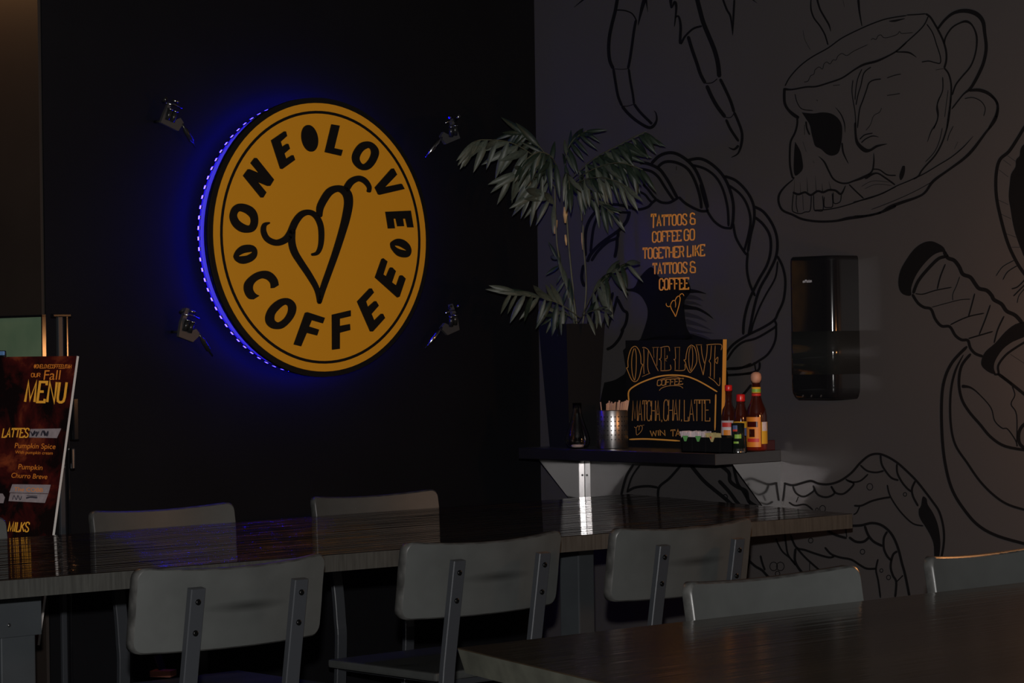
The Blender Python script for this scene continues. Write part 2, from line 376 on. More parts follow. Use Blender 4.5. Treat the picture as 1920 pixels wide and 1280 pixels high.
# ---- mural painted on the grey wall
W = lambda x, y: onX(x, y, -.0012)
W2 = lambda x, y: onX(x, y, -.0018)
strokes('painted_crab_legs', [(1060, 0, 4, [
 (20, [(392, -20), (375, 80), (350, 180), (330, 280), (325, 380), (335, 460), (360, 515)]), (16, [(360, 515), (375, 610), (395, 720), (425, 795)]),
 (18, [(425, 795), (470, 850), (540, 910), (620, 955), (660, 945), (685, 900, 12), (680, 850, 8), (665, 830, 3)]),
 (18, [(600, -20, 26), (575, 60, 20), (545, 190, 5)]), (16, [(530, 150), (515, 230), (500, 340), (485, 440), (470, 515)]),
 (14, [(475, 515), (490, 620), (505, 700), (515, 780)]), (16, [(515, 780), (560, 840), (630, 910), (650, 930)]),
 (8, [(385, 75), (440, 78), (490, 95), (515, 120), (535, 160)]), (4, [(360, 515), (420, 520), (470, 515)]), (5, [(425, 795), (470, 795), (515, 780)]),
 (10, [(605, -10, 24), (618, 90, 3)]), (10, [(150, -15, 20), (65, 55, 4)]),
 (26, [(985, -20), (1010, 80), (1035, 170), (1080, 280), (1120, 380), (1145, 480), (1155, 580)]), (18, [(1160, 590), (1200, 670), (1240, 760), (1265, 840)]),
 (16, [(1265, 840), (1300, 920), (1325, 1000), (1320, 1080), (1295, 1150, 10), (1245, 1180, 5)]), (20, [(920, 270), (950, 370), (985, 470), (1015, 560), (1050, 625)]),
 (22, [(1060, 640), (1095, 720), (1140, 800), (1200, 880)]), (16, [(1205, 895), (1240, 970), (1300, 1060)]), (12, [(1300, 1090, 16), (1265, 1120), (1225, 1105, 4)]),
 (14, [(790, -10, 22), (795, 60, 8), (820, 15, 16), (832, 60), (818, 200, 6)]), (12, [(820, 130), (850, 125), (865, 200, 16), (862, 325, 16), (900, 270), (960, 215), (1025, 195)]),
 (6, [(1050, 625), (1100, 620), (1140, 590)]), (5, [(1200, 880), (1240, 880), (1265, 850)]),
 (12, [(1180, -10), (1210, 70), (1240, 130), (1255, 265, 4)]), (12, [(1268, -10), (1260, 140), (1255, 265, 4)]), (10, [(1395, -10, 14), (1438, 24, 3)])])], M['ink'], wall_right, W, 1.28)
strokes('painted_skull_cup', [
 (1440, 0, 5.335, [
 (12, [(430, -15, 8), (430, 90), (460, 180), (520, 260), (570, 350), (600, 450)]), (14, [(490, -10, 16), (520, 90), (570, 180), (610, 250), (628, 315, 4)]), (14, [(903, -10, 20), (915, 120), (940, 262, 8)]), (4, [(750, 0), (765, 70)]), (3, [(350, 300), (370, 400), (425, 500)]),
 (10, [(170, 860), (220, 770), (320, 660), (440, 570), (600, 480), (740, 380), (920, 290), (1060, 230), (1200, 185), (1387, 155)]),
 (13, [(165, 890, 22), (240, 895), (380, 870), (480, 865), (600, 830), (740, 780), (860, 700), (960, 645, 18), (1090, 610, 18), (1220, 550), (1300, 500), (1387, 420)]),
 (5, [(360, 820), (400, 810), (425, 760), (460, 740), (470, 700), (510, 670), (545, 690), (560, 640), (590, 620), (620, 640), (650, 600), (680, 600), (700, 560), (740, 535), (790, 555), (860, 510), (1000, 445)]),
 (5, [(1030, 400), (1050, 385), (1080, 395), (1100, 360), (1130, 350), (1155, 375), (1200, 375), (1290, 345), (1315, 315), (1340, 335), (1450, 325)]),
 (22, [(165, 880), (162, 970), (170, 1040), (205, 1100), (260, 1150, 28), (310, 1180)]), (7, [(270, 940), (290, 1020), (340, 1090), (450, 1105)]),
 (8, [(850, 800), (840, 900), (850, 1000), (870, 1120), (880, 1280)]), (8, [(940, 690), (900, 780), (880, 880), (870, 1000)]), (9, [(1030, 670), (960, 730), (930, 850), (900, 950), (880, 1050)]),
 (10, [(1130, 790), (1060, 800), (1010, 830), (985, 900), (950, 1000), (915, 1100), (895, 1280)]), (7, [(1190, 780), (1260, 755), (1330, 740)]), (6, [(1190, 955), (1260, 945), (1320, 935)]), (8, [(650, 855), (720, 848)]), (10, [(488, 998), (494, 1010)]), (16, [(1210, 212, 5), (1270, 208), (1370, 185, 5)])]),
 (1440, 160, 4.742, [
 (14, [(258, 270), (260, 340), (240, 420), (205, 490), (195, 560), (195, 700), (215, 810), (235, 825)]),
 ('fill', [(300, 240), (400, 250), (480, 240), (560, 250), (620, 290), (655, 350), (660, 430), (650, 520), (625, 600), (570, 625), (520, 610), (470, 565), (420, 540), (400, 480), (385, 420), (370, 350), (340, 300)]),
 ('fill', [(240, 500), (265, 540), (290, 590), (305, 660), (310, 740), (270, 790), (240, 800), (228, 740), (232, 600)]),
 (12, [(338, 320), (345, 380), (370, 440)]), (6, [(325, 350), (325, 440)]), (4, [(310, 500), (340, 590)]),
 (8, [(600, 195, 3), (650, 260), (680, 340), (685, 420, 3)]), (12, [(658, 510), (670, 600), (715, 695, 4)]),
 (16, [(775, 330), (780, 450), (800, 520, 24), (860, 575, 30), (910, 575, 18), (970, 540), (1060, 520, 4)]),
 (8, [(815, 480), (860, 440), (930, 425)]), (8, [(830, 510), (870, 475), (930, 450), (985, 460, 3)]), (4, [(1010, 200), (990, 240), (940, 270), (910, 350), (870, 400)]),
 (12, [(450, 630, 3), (500, 680), (540, 760), (580, 830), (640, 865), (700, 870), (760, 850), (840, 820, 18), (920, 770), (940, 690), (940, 600, 4)]),
 (9, [(930, 745), (990, 750), (1060, 795), (1138, 800)]), (12, [(860, 825, 26), (960, 780), (1040, 820), (1130, 885)]), (10, [(720, 880), (780, 940), (850, 1005)]),
 (3, [(830, 900), (930, 850), (1080, 860)]), (3, [(860, 920), (960, 880), (1100, 890)]),
 (15, [(220, 950), (270, 968), (330, 950), (380, 975), (440, 940), (490, 950), (540, 930), (600, 935), (650, 965), (690, 890, 6)]),
 (7, [(225, 960), (215, 1100), (240, 1130), (290, 1140), (330, 1125), (375, 1110), (385, 980)]), (6, [(255, 970), (250, 1060), (265, 1130)]), (6, [(308, 970), (315, 1110)]),
 (7, [(405, 970), (410, 1100), (440, 1115), (490, 1105), (485, 980)]), (7, [(500, 990), (500, 1075), (540, 1085), (575, 1070), (570, 960)]), (7, [(580, 950), (585, 1045), (640, 1035), (652, 970)]),
 (6, [(345, 815, 2), (352, 945, 10)]), (6, [(480, 870, 2), (485, 940, 10)]), (5, [(420, 800, 2), (428, 935, 8)]), (6, [(540, 850, 2), (560, 930, 10)]), (5, [(235, 840, 2), (232, 950, 6)]), (5, [(285, 860, 2), (290, 960, 6)]), (4, [(400, 670), (412, 690)]),
 (16, [(225, 835, 9), (150, 900, 12), (100, 970), (95, 1040), (130, 1110), (220, 1150), (310, 1190), (450, 1210), (600, 1205), (720, 1180, 22), (850, 1165), (1000, 1130), (1138, 1070, 20)]),
 (8, [(410, 1110), (550, 1100), (700, 1065), (860, 1010), (1000, 965), (1138, 900)])]),
 (1600, 180, 5.333, [
 (18, [(0, 1205), (150, 1195), (280, 1160), (360, 1110, 24), (480, 1065, 24), (640, 1010, 18), (720, 960), (800, 850, 22), (950, 740), (1100, 630, 22), (1200, 530, 24), (1320, 370), (1420, 240), (1445, 120, 20), (1420, 40), (1360, -15)]),
 (9, [(0, 1060), (150, 1025), (300, 970), (430, 900), (550, 850), (700, 780), (850, 690), (980, 610), (1100, 510), (1200, 400, 3)]), (5, [(180, 1135), (400, 1050), (620, 950), (800, 850)]),
 (9, [(870, 0), (840, 80), (850, 180), (830, 270), (780, 350), (740, 460, 4)]), (13, [(975, -10), (965, 140), (940, 300), (890, 460), (820, 590), (730, 690), (680, 750), (650, 800), (600, 830)]),
 (6, [(890, 320), (860, 450), (810, 560), (720, 660)]), (6, [(1000, 300), (960, 380), (940, 450)]), (5, [(1045, 460), (1010, 530)]), ('fill', [(490, 700), (515, 700), (515, 760), (495, 820), (470, 840), (460, 790)])]),
 (1640, 0, 5.332, [
 (26, [(630, 290, 18), (700, 200, 20), (790, 130, 24), (900, 108, 32), (1010, 135, 36), (1080, 210, 32), (1100, 330), (1115, 480), (1090, 620), (1040, 740), (980, 850, 24), (940, 900, 20), (880, 950, 12), (770, 1090, 12)]),
 (13, [(695, 440), (710, 370), (770, 280), (850, 230), (920, 215, 20), (980, 260), (1020, 370, 16), (1010, 520), (960, 660), (870, 770), (810, 850), (775, 950)]),
 (10, [(320, 150), (420, 145), (510, 138)]), (16, [(510, 138), (555, 170), (600, 240), (650, 330), (690, 420), (715, 520), (715, 610), (695, 680)]),
 (14, [(695, 680), (740, 740), (765, 850), (760, 1000), (740, 1150), (722, 1290)]), (10, [(210, 520), (330, 410), (440, 310), (500, 240), (535, 165)]),
 (9, [(520, 240), (580, 330), (620, 450), (655, 560), (655, 630), (600, 625), (540, 610), (470, 620)]), (7, [(610, 700), (690, 685)]), (9, [(680, 770), (680, 900), (640, 1000), (620, 1080), (630, 1180), (590, 1290)]), (5, [(735, 900), (715, 1050), (700, 1170)]),
 (20, [(940, 905), (1040, 900, 26), (1130, 930, 26), (1200, 990), (1230, 1060), (1210, 1160), (1140, 1290)]), (7, [(900, 985), (980, 975), (1060, 1010), (1105, 1080), (1090, 1160)]), (8, [(210, 520), (340, 525, 14), (420, 575, 3)])])], M['ink'], wall_right, W, 1.28)
strokes('painted_rope_wreath', [
 (1090, 280, 6.4, [
 (30, [(700, 160), (770, 165), (850, 190), (940, 240), (1010, 330), (1070, 430), (1150, 580)]), (26, [(690, 235), (750, 240), (850, 270), (930, 340), (1000, 450), (1060, 540), (1110, 610)]), (24, [(740, 420), (800, 480), (860, 560), (900, 600)]), (22, [(680, 500), (760, 540), (810, 600), (840, 630)]),
 (30, [(840, 170), (920, 90), (1000, 50), (1090, 40), (1180, 70), (1280, 140), (1360, 230), (1420, 350), (1470, 500), (1520, 700)]), (28, [(920, 210), (980, 160), (1060, 145), (1160, 165), (1260, 220), (1330, 310), (1390, 450), (1430, 600), (1440, 710)]),
 (26, [(900, 600), (960, 635), (1050, 640), (1130, 600), (1170, 570)]), (26, [(1170, 570), (1240, 640), (1340, 700), (1440, 740), (1530, 735)]), (26, [(600, 710), (700, 720), (800, 690), (850, 640), (900, 600)]),
 (28, [(350, 660), (450, 665), (560, 690), (600, 710)]), (24, [(250, 760), (330, 740), (450, 750), (560, 760)]), (30, [(350, 660), (260, 680), (180, 740), (110, 830), (60, 950), (45, 1100), (50, 1280)]), (26, [(250, 760), (190, 820), (150, 930), (130, 1050), (110, 1240)]),
 (32, [(580, 740), (550, 850), (490, 930), (440, 980), (300, 1080), (200, 1160), (110, 1260), (70, 1350)]), (28, [(440, 980), (430, 1060), (320, 1110), (200, 1220), (120, 1340)]), (30, [(430, 1040), (425, 1170), (400, 1300)]), (10, [(1140, 200), (1140, 250)])]),
 (1280, 280, 2.909, [
 (13, [(20, 62), (90, 50), (150, 75), (210, 130), (250, 200), (275, 290), (275, 380), (265, 430)]), (11, [(50, 85), (120, 105), (180, 150), (220, 220), (245, 320), (250, 420)]), (11, [(130, 330), (170, 390), (220, 425), (270, 430)]), (10, [(95, 190), (115, 270), (140, 345)]),
 (12, [(225, 145), (290, 170), (350, 230), (385, 300), (390, 380), (370, 470), (355, 560)]), (11, [(250, 195), (310, 240), (350, 300), (370, 380), (360, 460), (335, 555)]), (11, [(275, 400), (290, 480), (330, 550), (350, 575)]),
 (12, [(385, 310), (440, 340), (490, 410), (515, 490), (510, 580), (470, 670), (420, 760), (390, 860), (370, 960), (360, 1010)]), (12, [(395, 370), (440, 410), (475, 470), (480, 550), (460, 630), (410, 720), (360, 830), (335, 930), (330, 1010)]), (11, [(355, 560), (350, 650), (365, 730), (395, 800)]),
 (11, [(515, 580), (545, 640), (560, 720), (550, 820), (520, 890), (500, 930), (440, 970), (350, 1015), (280, 1060), (240, 1110), (225, 1170)]), (10, [(500, 930), (510, 960), (480, 985), (400, 1030), (330, 1050), (280, 1090), (240, 1150)]), (10, [(510, 960), (505, 1040), (470, 1110), (420, 1150), (350, 1185), (235, 1195)]), (10, [(420, 1160), (410, 1205), (330, 1225), (235, 1232)]), (8, [(518, 610), (505, 700), (455, 790), (415, 870), (385, 950), (372, 1005)])]),
 (900, 400, 5.819, [(28, [(1130, 560), (1110, 700), (1140, 800)]), (26, [(1260, 830), (1220, 1000), (1180, 1230)]), (22, [(1310, 840), (1270, 1000), (1230, 1230)]), (26, [(1450, 860), (1400, 1050), (1340, 1240)]), (24, [(1500, 900), (1460, 1050), (1390, 1240)]), (26, [(1500, 930), (1560, 1050), (1605, 1090), (1590, 1200), (1540, 1290)])]),
 (960, 620, 3.692, [(16, [(655, 130), (700, 105), (745, 50), (770, -10)]), (14, [(840, 925), (790, 1010), (755, 1140)]), (10, [(885, 930), (830, 1010), (795, 1120)]), (14, [(795, 1115), (850, 1085), (940, 1075), (1010, 1085)]), (14, [(1170, 930), (1090, 1020), (1020, 1080), (1010, 1150)])]),
 (1330, 680, 7.11, [(30, [(600, -10), (620, 120)]), (26, [(560, 290), (480, 390), (400, 470)]), (26, [(210, 80), (400, 75), (560, 10)]), (24, [(205, 165), (380, 155), (560, 140)])])], M['ink'], wall_right, W, 1.28)
strokes('painted_hair', [(1120, 480, 7.385, [('fill', [(560, 330), (640, 230), (740, 150), (800, 200), (860, 290), (1000, 300), (1180, 290), (1270, 380), (1290, 500), (1210, 620), (1210, 800), (1240, 1000), (1290, 1200), (590, 1200), (600, 1140), (650, 1000), (690, 860), (695, 740), (660, 640), (590, 540), (480, 490), (330, 480), (340, 455), (500, 440)]),
 (30, [(1200, 480, 60), (1380, 490, 30), (1510, 522, 5)]), (30, [(1180, 700, 60), (1300, 715, 40), (1400, 735, 32), (1520, 800, 22), (1605, 868, 6)])]),
 (0, 0, 1, [('fill', [(1133, 717), (1150, 713), (1163, 706), (1174, 694), (1182, 642), (1345, 642), (1345, 835), (1133, 835)])])], M['ink'], wall_right, W, 1.28)
strokes('painted_hair_wisps', [(1120, 480, 7.385, [(30, [(1180, 560, 80), (1350, 575, 50), (1470, 620, 6)]), (30, [(1200, 640, 60), (1330, 650, 40), (1450, 690, 6)]), (30, [(1200, 800, 70), (1400, 850, 40), (1520, 910, 6)]), (30, [(1210, 900, 80), (1400, 950, 40), (1570, 1020, 6)]), (30, [(1230, 990, 60), (1400, 1040, 40), (1620, 1070, 6)]), (30, [(1240, 1080, 70), (1450, 1110, 40), (1580, 1160, 6)])])], M['ink_soft'], wall_right, lambda x, y: onX(x, y, -.0008))
strokes('painted_dagger_hilt', [
 (1660, 420, 4.265, [
 ('fill', [(490, 240), (470, 190), (430, 160), (370, 137), (300, 150), (230, 200), (170, 280), (120, 370), (103, 460), (115, 530), (150, 565), (205, 570), (207, 510), (240, 420), (300, 330), (380, 250), (450, 222)]),
 (20, [(222, 555), (260, 460), (330, 370), (420, 280), (480, 258), (495, 240)]), (24, [(470, 220), (500, 270), (550, 290), (590, 340), (620, 400), (680, 425), (720, 480), (750, 515), (810, 530), (850, 570), (870, 605), (930, 640), (970, 695), (1040, 730), (1095, 790)]),
 (18, [(215, 560), (260, 630), (310, 665), (365, 680), (400, 760), (450, 815), (515, 820), (560, 890), (610, 925), (660, 930), (680, 990), (720, 1035), (780, 1058)]),
 ('fill', [(1130, 775), (1040, 800), (960, 860), (880, 950), (800, 1020), (768, 1090), (775, 1140), (830, 1185), (880, 1198), (868, 1150), (880, 1090), (940, 1000), (1020, 940), (1130, 885)]),
 (14, [(870, 1200), (905, 1195), (903, 1130), (960, 1050), (1040, 990), (1130, 935)]), (16, [(900, 1195), (960, 1240), (1020, 1290)]),
 (9, [(480, 320), (440, 420), (415, 520)]), (7, [(240, 555), (300, 560), (400, 530), (530, 505)]), (5, [(595, 420), (570, 490), (540, 560), (540, 610)]), (5, [(370, 665), (480, 635), (600, 605), (680, 600)]), (9, [(715, 555), (690, 650), (665, 740)]), (8, [(520, 805), (600, 765), (680, 735), (790, 712)]), (9, [(840, 645), (800, 760), (750, 885)]), (9, [(665, 915), (750, 890), (860, 858)]), (10, [(950, 735), (900, 840), (870, 950)]), (4, [(1000, 1040), (1130, 1125)])]),
 (1700, 620, 2.909, [
 (13, [(330, 85), (250, 170), (205, 270), (190, 400), (195, 600), (215, 750), (250, 870), (310, 970), (390, 1060), (500, 1120), (680, 1170)]), (10, [(310, 130, 4), (265, 220), (240, 340), (240, 500), (265, 620), (330, 720), (400, 820), (480, 900), (560, 950), (680, 985)]),
 (12, [(350, 125), (300, 190), (285, 280), (300, 370), (340, 440), (400, 510), (460, 580), (540, 630), (680, 655)]), (5, [(300, 302, 16), (350, 310, 8), (400, 350), (460, 420), (480, 490), (520, 530), (550, 535), (590, 590), (605, 630)]),
 (13, [(500, 235), (560, 280), (660, 360)]), (5, [(575, 300), (590, 350), (570, 400), (600, 460), (600, 630)]), (14, [(680, 490), (635, 515), (612, 560), (620, 620), (680, 660)])])], M['ink'], wall_right, W, 1.28)
strokes('painted_fur_figure', [
 (1820, 220, 3.76, [(18, [(420, 20), (376, 75), (330, 150), (270, 240), (205, 300), (180, 400), (180, 540), (205, 680), (260, 880), (330, 1030), (400, 1130)]),
 ('fill', [(470, 150), (376, 190), (350, 230), (345, 270), (320, 300), (315, 350), (285, 400), (275, 470), (268, 560), (280, 640), (300, 760), (325, 850), (360, 940), (400, 990), (600, 990), (700, 600), (600, 160)]),
 (3, [(230, 300), (285, 340)]), (3, [(260, 270), (330, 320)]), (3, [(200, 370), (265, 420)]), (3, [(190, 580), (265, 615)]), (3, [(210, 680), (285, 715)]), (3, [(250, 820), (320, 845)]), (3, [(290, 915), (350, 915)])]),
 (1660, 420, 4.265, [(5, [(1030, 290), (940, 340), (885, 415)]), (6, [(1060, 330), (980, 380), (940, 445)]), (8, [(1120, 440), (1060, 500), (1010, 518)]), (8, [(1120, 480), (1060, 540), (1025, 575)]), (5, [(1120, 510), (1070, 570), (1055, 630)])])], M['ink'], wall_right, W, 1.28)
strokes('painted_tail_and_talon', [
 (1440, 840, 4.741, [
 (16, [(140, 310), (220, 330), (300, 310), (380, 290), (450, 315), (540, 320), (640, 290), (740, 220), (820, 130), (900, 65), (980, 50), (1060, 75), (1150, 130), (1230, 200), (1320, 290), (1400, 390), (1460, 470), (1520, 560), (1555, 680), (1565, 800), (1550, 930), (1515, 1060)]),
 (12, [(150, 310), (140, 400), (130, 470)]), (13, [(220, 340), (250, 400), (320, 430), (400, 385), (410, 360)]), (14, [(400, 330), (440, 410), (520, 435), (590, 400), (560, 340)]), (14, [(560, 335), (600, 395), (670, 405), (740, 350), (760, 310), (700, 285)]), (12, [(690, 275), (740, 300), (820, 290), (890, 230)]), (13, [(820, 150), (880, 200), (960, 215), (1030, 200)]), (14, [(1000, 60), (1010, 140), (1050, 210), (1100, 265), (1160, 285)]), (14, [(1145, 140), (1150, 220), (1190, 300), (1240, 360), (1275, 385)]), (15, [(1310, 290), (1280, 360), (1290, 430), (1335, 515)]),
 ('fill', [(1340, 540), (1360, 510), (1375, 430), (1410, 450), (1420, 500), (1470, 580), (1510, 680), (1530, 800), (1530, 900), (1505, 1050), (1478, 1050), (1475, 880), (1450, 790), (1400, 700), (1360, 640), (1340, 590)]),
 (14, [(765, 510), (830, 510), (920, 470), (1020, 445), (1090, 435)]), (10, [(815, 515), (790, 570), (760, 590)]), (11, [(1060, 325), (1080, 410), (1130, 500), (1200, 590), (1290, 670), (1380, 690)]),
 (12, [(270, 430), (250, 480)]), (12, [(185, 480), (240, 510), (330, 500), (400, 550)]),
 ('ring', [(905, 343, 26), (1218, 410, 15), (485, 538, 26), (435, 545, 12), (840, 920, 20), (1008, 1087, 14), (1072, 1148, 18), (50, 1050, 34), (110, 1050, 34), (85, 1115, 20), (380, 820, 20)]),
 (18, [(700, 695), (740, 690), (830, 685), (920, 665), (1000, 680), (1070, 730), (1120, 800), (1160, 900), (1190, 1020), (1220, 1130), (1260, 1330)]), (18, [(860, 690), (890, 770), (940, 830), (1020, 870)]), (16, [(1060, 740), (1030, 800), (1030, 890), (1060, 960), (1100, 1000)]), (16, [(1150, 915), (1110, 950), (1090, 1050), (1110, 1130), (1140, 1190), (1130, 1330)]), (16, [(1200, 1130), (1140, 1190)]), (18, [(720, 790), (780, 830), (850, 830), (900, 790)]), (18, [(530, 730), (600, 770), (700, 800)]), (14, [(690, 690), (700, 790)]),
 (15, [(505, 880), (560, 940), (640, 970), (740, 990), (820, 1040), (880, 1070), (960, 1070)]), (13, [(978, 985), (960, 1080), (980, 1180), (1000, 1330)]), (15, [(200, 770), (250, 880), (330, 905), (430, 940), (540, 970), (590, 960)]), (14, [(250, 880), (330, 970), (430, 1060), (560, 1170)]), (12, [(70, 800), (90, 850), (130, 920), (200, 980), (245, 1040)]), (18, [(245, 890), (240, 1000), (290, 1090), (370, 1170)]), (13, [(150, 760), (160, 850), (180, 950), (245, 1035)]), (10, [(370, 1020), (370, 1170)])]),
 (1390, 970, 7.68, [(28, [(100, 610), (200, 700), (300, 760), (400, 860), (560, 930)]), (24, [(275, 545), (300, 650), (340, 760)]), (22, [(120, 540), (110, 650), (60, 800)])]),
 (960, 620, 3.692, [(20, [(1230, 920), (1320, 1030), (1400, 1100), (1480, 1165), (1560, 1240)]), (20, [(1430, 1035), (1500, 1110), (1560, 1190), (1620, 1250)]), (20, [(1440, 930), (1500, 980), (1510, 1040), (1560, 1080), (1620, 1110), (1640, 1180), (1720, 1230)]), (16, [(1530, 920), (1560, 1050), (1600, 1110), (1680, 1250)]), ('ring', [(1475, 1150, 16)])])], M['ink'], wall_right, W, 1.28)
# slogan lettering
sl = words('slogan_lettering', [
 ('T', (1221, 427.5), (1229, 427), (1221.5, 402), 2.6), ('ATTOOS', (1232, 424), (1287.5, 421), (1232, 404)), ('&', (1294, 420.4), (1303, 419.8), (1294, 399.5)),
 ('COFFEE', (1223.5, 454), (1277, 451.2), (1223.5, 434.6)), ('GO', (1283, 450.8), (1302, 449.6), (1283, 430.4)),
 ('TOGETHER', (1206, 485), (1282, 481.6), (1206, 465.2)), ('LIKE', (1289, 481), (1321, 479), (1289, 460.5)),
 ('TATTOOS', (1224.5, 514), (1288, 511.5), (1224.5, 494)), ('&', (1294, 511), (1303.5, 510.6), (1294, 490.2)),
 ('COFFEE', (1236.5, 543.5), (1291, 541.5), (1236.5, 522.6))], M['wall_gold'], wall_right, W2, 2.5, .36)
strokes('slogan_chilli_heart', [(1190, 480, 10.667, [
 (14, [(635, 935, 6), (630, 970), (650, 1000), (685, 1010), (715, 985), (730, 940), (760, 895), (795, 885), (815, 915), (820, 970), (812, 1030, 6)]), (16, [(718, 960), (720, 1010), (745, 1075), (790, 1150), (818, 1215)]),
 (16, [(808, 900), (825, 850), (860, 805), (895, 805), (910, 850), (895, 950), (860, 1080), (818, 1215)]), (14, [(890, 805), (915, 765), (950, 750), (975, 770), (985, 800, 6)])])], M['wall_gold'], wall_right, W2)

# ================================================================== ROUND SIGN
SC = Vector((-.836, -.0945, 1.4455)); SR = .3435
sign = root('round_sign', (SC.x, 0, SC.z-.36), 'large round gold wall sign with black lettering and a chilli heart, backlit by blue lights', 'sign')
def discY(y0, y1, r, seg=96, r_in=None):
    b = B()
    V = b.bm.verts.new
    o0 = [V((SC.x+r*math.cos(a*2*math.pi/seg), y0, SC.z+r*math.sin(a*2*math.pi/seg))) for a in range(seg)]
    o1 = [V((SC.x+r*math.cos(a*2*math.pi/seg), y1, SC.z+r*math.sin(a*2*math.pi/seg))) for a in range(seg)]
    if r_in is None: b.bm.faces.new(o0); b.bm.faces.new(o1[::-1])
    else:
        i0 = [V((SC.x+r_in*math.cos(a*2*math.pi/seg), y0, SC.z+r_in*math.sin(a*2*math.pi/seg))) for a in range(seg)]
        i1 = [V((SC.x+r_in*math.cos(a*2*math.pi/seg), y1, SC.z+r_in*math.sin(a*2*math.pi/seg))) for a in range(seg)]
    for k in range(seg):
        n = (k+1) % seg; f = b.bm.faces.new((o0[k], o0[n], o1[n], o1[k])); f.smooth = True
        if r_in is not None:
            b.bm.faces.new((o0[k], i0[k], i0[n], o0[n])); b.bm.faces.new((o1[k], o1[n], i1[n], i1[k])); f = b.bm.faces.new((i0[k], i1[k], i1[n], i0[n])); f.smooth = True
    return b
YF = SC.y
discY(YF+.0005, YF+.0145, .3575).obj('back_panel', M['sign_black'], sign)
discY(YF-.0015, YF+.0004, SR).obj('gold_face', M['sign_gold'], sign)
discY(YF-.0035, YF-.0016, .3235, r_in=.3165).obj('ring', M['sign_black'], sign)
discY(YF+.0150, 0, .30).obj('wall_mount', M['sign_black'], sign)
SP = lambda x, y: onY(x, y, YF-.0015)
def closed(pts, c, n=4): return [c(p)[:2] for p in smooth([pts[-1]]+pts+pts[:2], n)[n:-n-1+0]][:len(pts)*n]
def sp_loop(pts, c):
    out = []; L = len(pts)
    for i in range(L):
        p0, p1, p2, p3 = pts[i-1], pts[i], pts[(i+1) % L], pts[(i+2) % L]
        for k in range(4):
            t = k/4; out.append(c(tuple(.5*((2*b)+(-a+c_)*t+(2*a-5*b+4*c_-d)*t*t+(-a+3*b-3*c_+d)*t**3) for a, b, c_, d in zip(p0, p1, p2, p3))))
    return out
S1, S2, S3, S4, S5, S6 = crop(400, 220, 8), crop(600, 220, 8), crop(400, 380, 8), crop(600, 380, 8), crop(420, 500, 8), crop(590, 480, 7.11)
def letter(loops, c, rnd=False, name='letter'):
    ls = [sp_loop(l, c) if rnd else [c(p) for p in l] for l in loops]
    return link(name, shape2d(ls, SP, (0, -1, 0), .004), M['sign_black'], sign)
letter([[(410, 12), (500, 30), (590, 80), (645, 160), (662, 260), (645, 360), (590, 430), (490, 452), (390, 430), (300, 360), (250, 270), (240, 180), (275, 80), (340, 25)], [(400, 130), (480, 160), (545, 220), (555, 290), (530, 340), (460, 325), (380, 270), (345, 200), (360, 145)]], S3, True)
letter([[(440, 875), (510, 778), (535, 778), (680, 838), (552, 685), (610, 608), (640, 610), (900, 935), (842, 1028), (805, 1030), (655, 968), (785, 1125), (738, 1203), (706, 1203)]], S1)
letter([[(860, 345), (1055, 210), (1078, 212), (1095, 280), (1000, 365), (1022, 442), (1090, 397), (1115, 400), (1138, 470), (1055, 542), (1082, 622), (1170, 567), (1192, 570), (1215, 638), (1025, 775), (998, 770)]], S1)
bean1 = [(1438+122*math.cos(a)*1.0+18*math.sin(a), 315+200*math.sin(a)+10*math.cos(a)) for a in [i*math.pi/8 for i in range(16)]]
letter([bean1], S1, True, 'coffee_bean')
letter([[(165, 105), (285, 125), (203, 462), (330, 490), (305, 578), (65, 522)]], S2)
letter([[(700, 360), (790, 390), (860, 470), (870, 560), (820, 680), (740, 770), (650, 795), (560, 760), (490, 680), (475, 580), (520, 470), (600, 385)], [(715, 460), (750, 480), (760, 540), (730, 620), (670, 690), (620, 695), (585, 640), (590, 580), (640, 500)]], S2, True)
letter([[(1065, 768), (1095, 765), (1145, 858), (965, 1045), (1200, 995), (1218, 1000), (1258, 1075), (885, 1162), (865, 1155), (815, 1052)]], S2)
letter([[(975, 135), (1350, 118), (1392, 370), (1305, 370), (1275, 240), (1232, 240), (1250, 352), (1155, 355), (1130, 240), (1090, 240), (1112, 385), (1015, 388)]], S4)
letter([[(1060, 590), (1150, 540), (1250, 560), (1330, 630), (1360, 720), (1330, 800), (1250, 822), (1150, 790), (1070, 700), (1050, 640)], [(1110, 645), (1150, 645), (1200, 660), (1290, 715), (1250, 712), (1190, 698), (1140, 675)]], S4, True, 'coffee_bean')
letter([[(885, 40), (905, 28), (960, 72), (905, 245), (945, 272), (990, 165), (1005, 150), (1025, 152), (1072, 200), (1020, 350), (1080, 395), (1125, 265), (1140, 255), (1160, 258), (1203, 300), (1122, 540), (1095, 552), (798, 285)]], S6)
letter([[(725, 430), (750, 430), (780, 485), (675, 605), (700, 680), (790, 600), (810, 600), (845, 660), (748, 770), (785, 860), (878, 768), (900, 768), (928, 825), (765, 1005), (735, 1005), (560, 605)]], S6)
letter([[(225, 780), (470, 722), (472, 800), (325, 835), (325, 930), (460, 905), (465, 985), (325, 1022), (325, 1235), (228, 1248)]], S6)
letter([[(1210, 690), (1240, 680), (1502, 765), (1472, 848), (1305, 800), (1265, 895), (1415, 942), (1385, 1030), (1230, 990), (1145, 1192), (1040, 1165)]], S5)
letter([[(925, 468), (1010, 500), (1065, 570), (1070, 660), (1030, 760), (950, 860), (860, 925), (760, 935), (680, 905), (625, 840), (615, 750), (650, 650), (720, 560), (820, 490)], [(925, 570), (955, 600), (950, 680), (900, 770), (830, 825), (780, 828), (745, 790), (755, 710), (820, 630), (880, 580)]], S5, True)
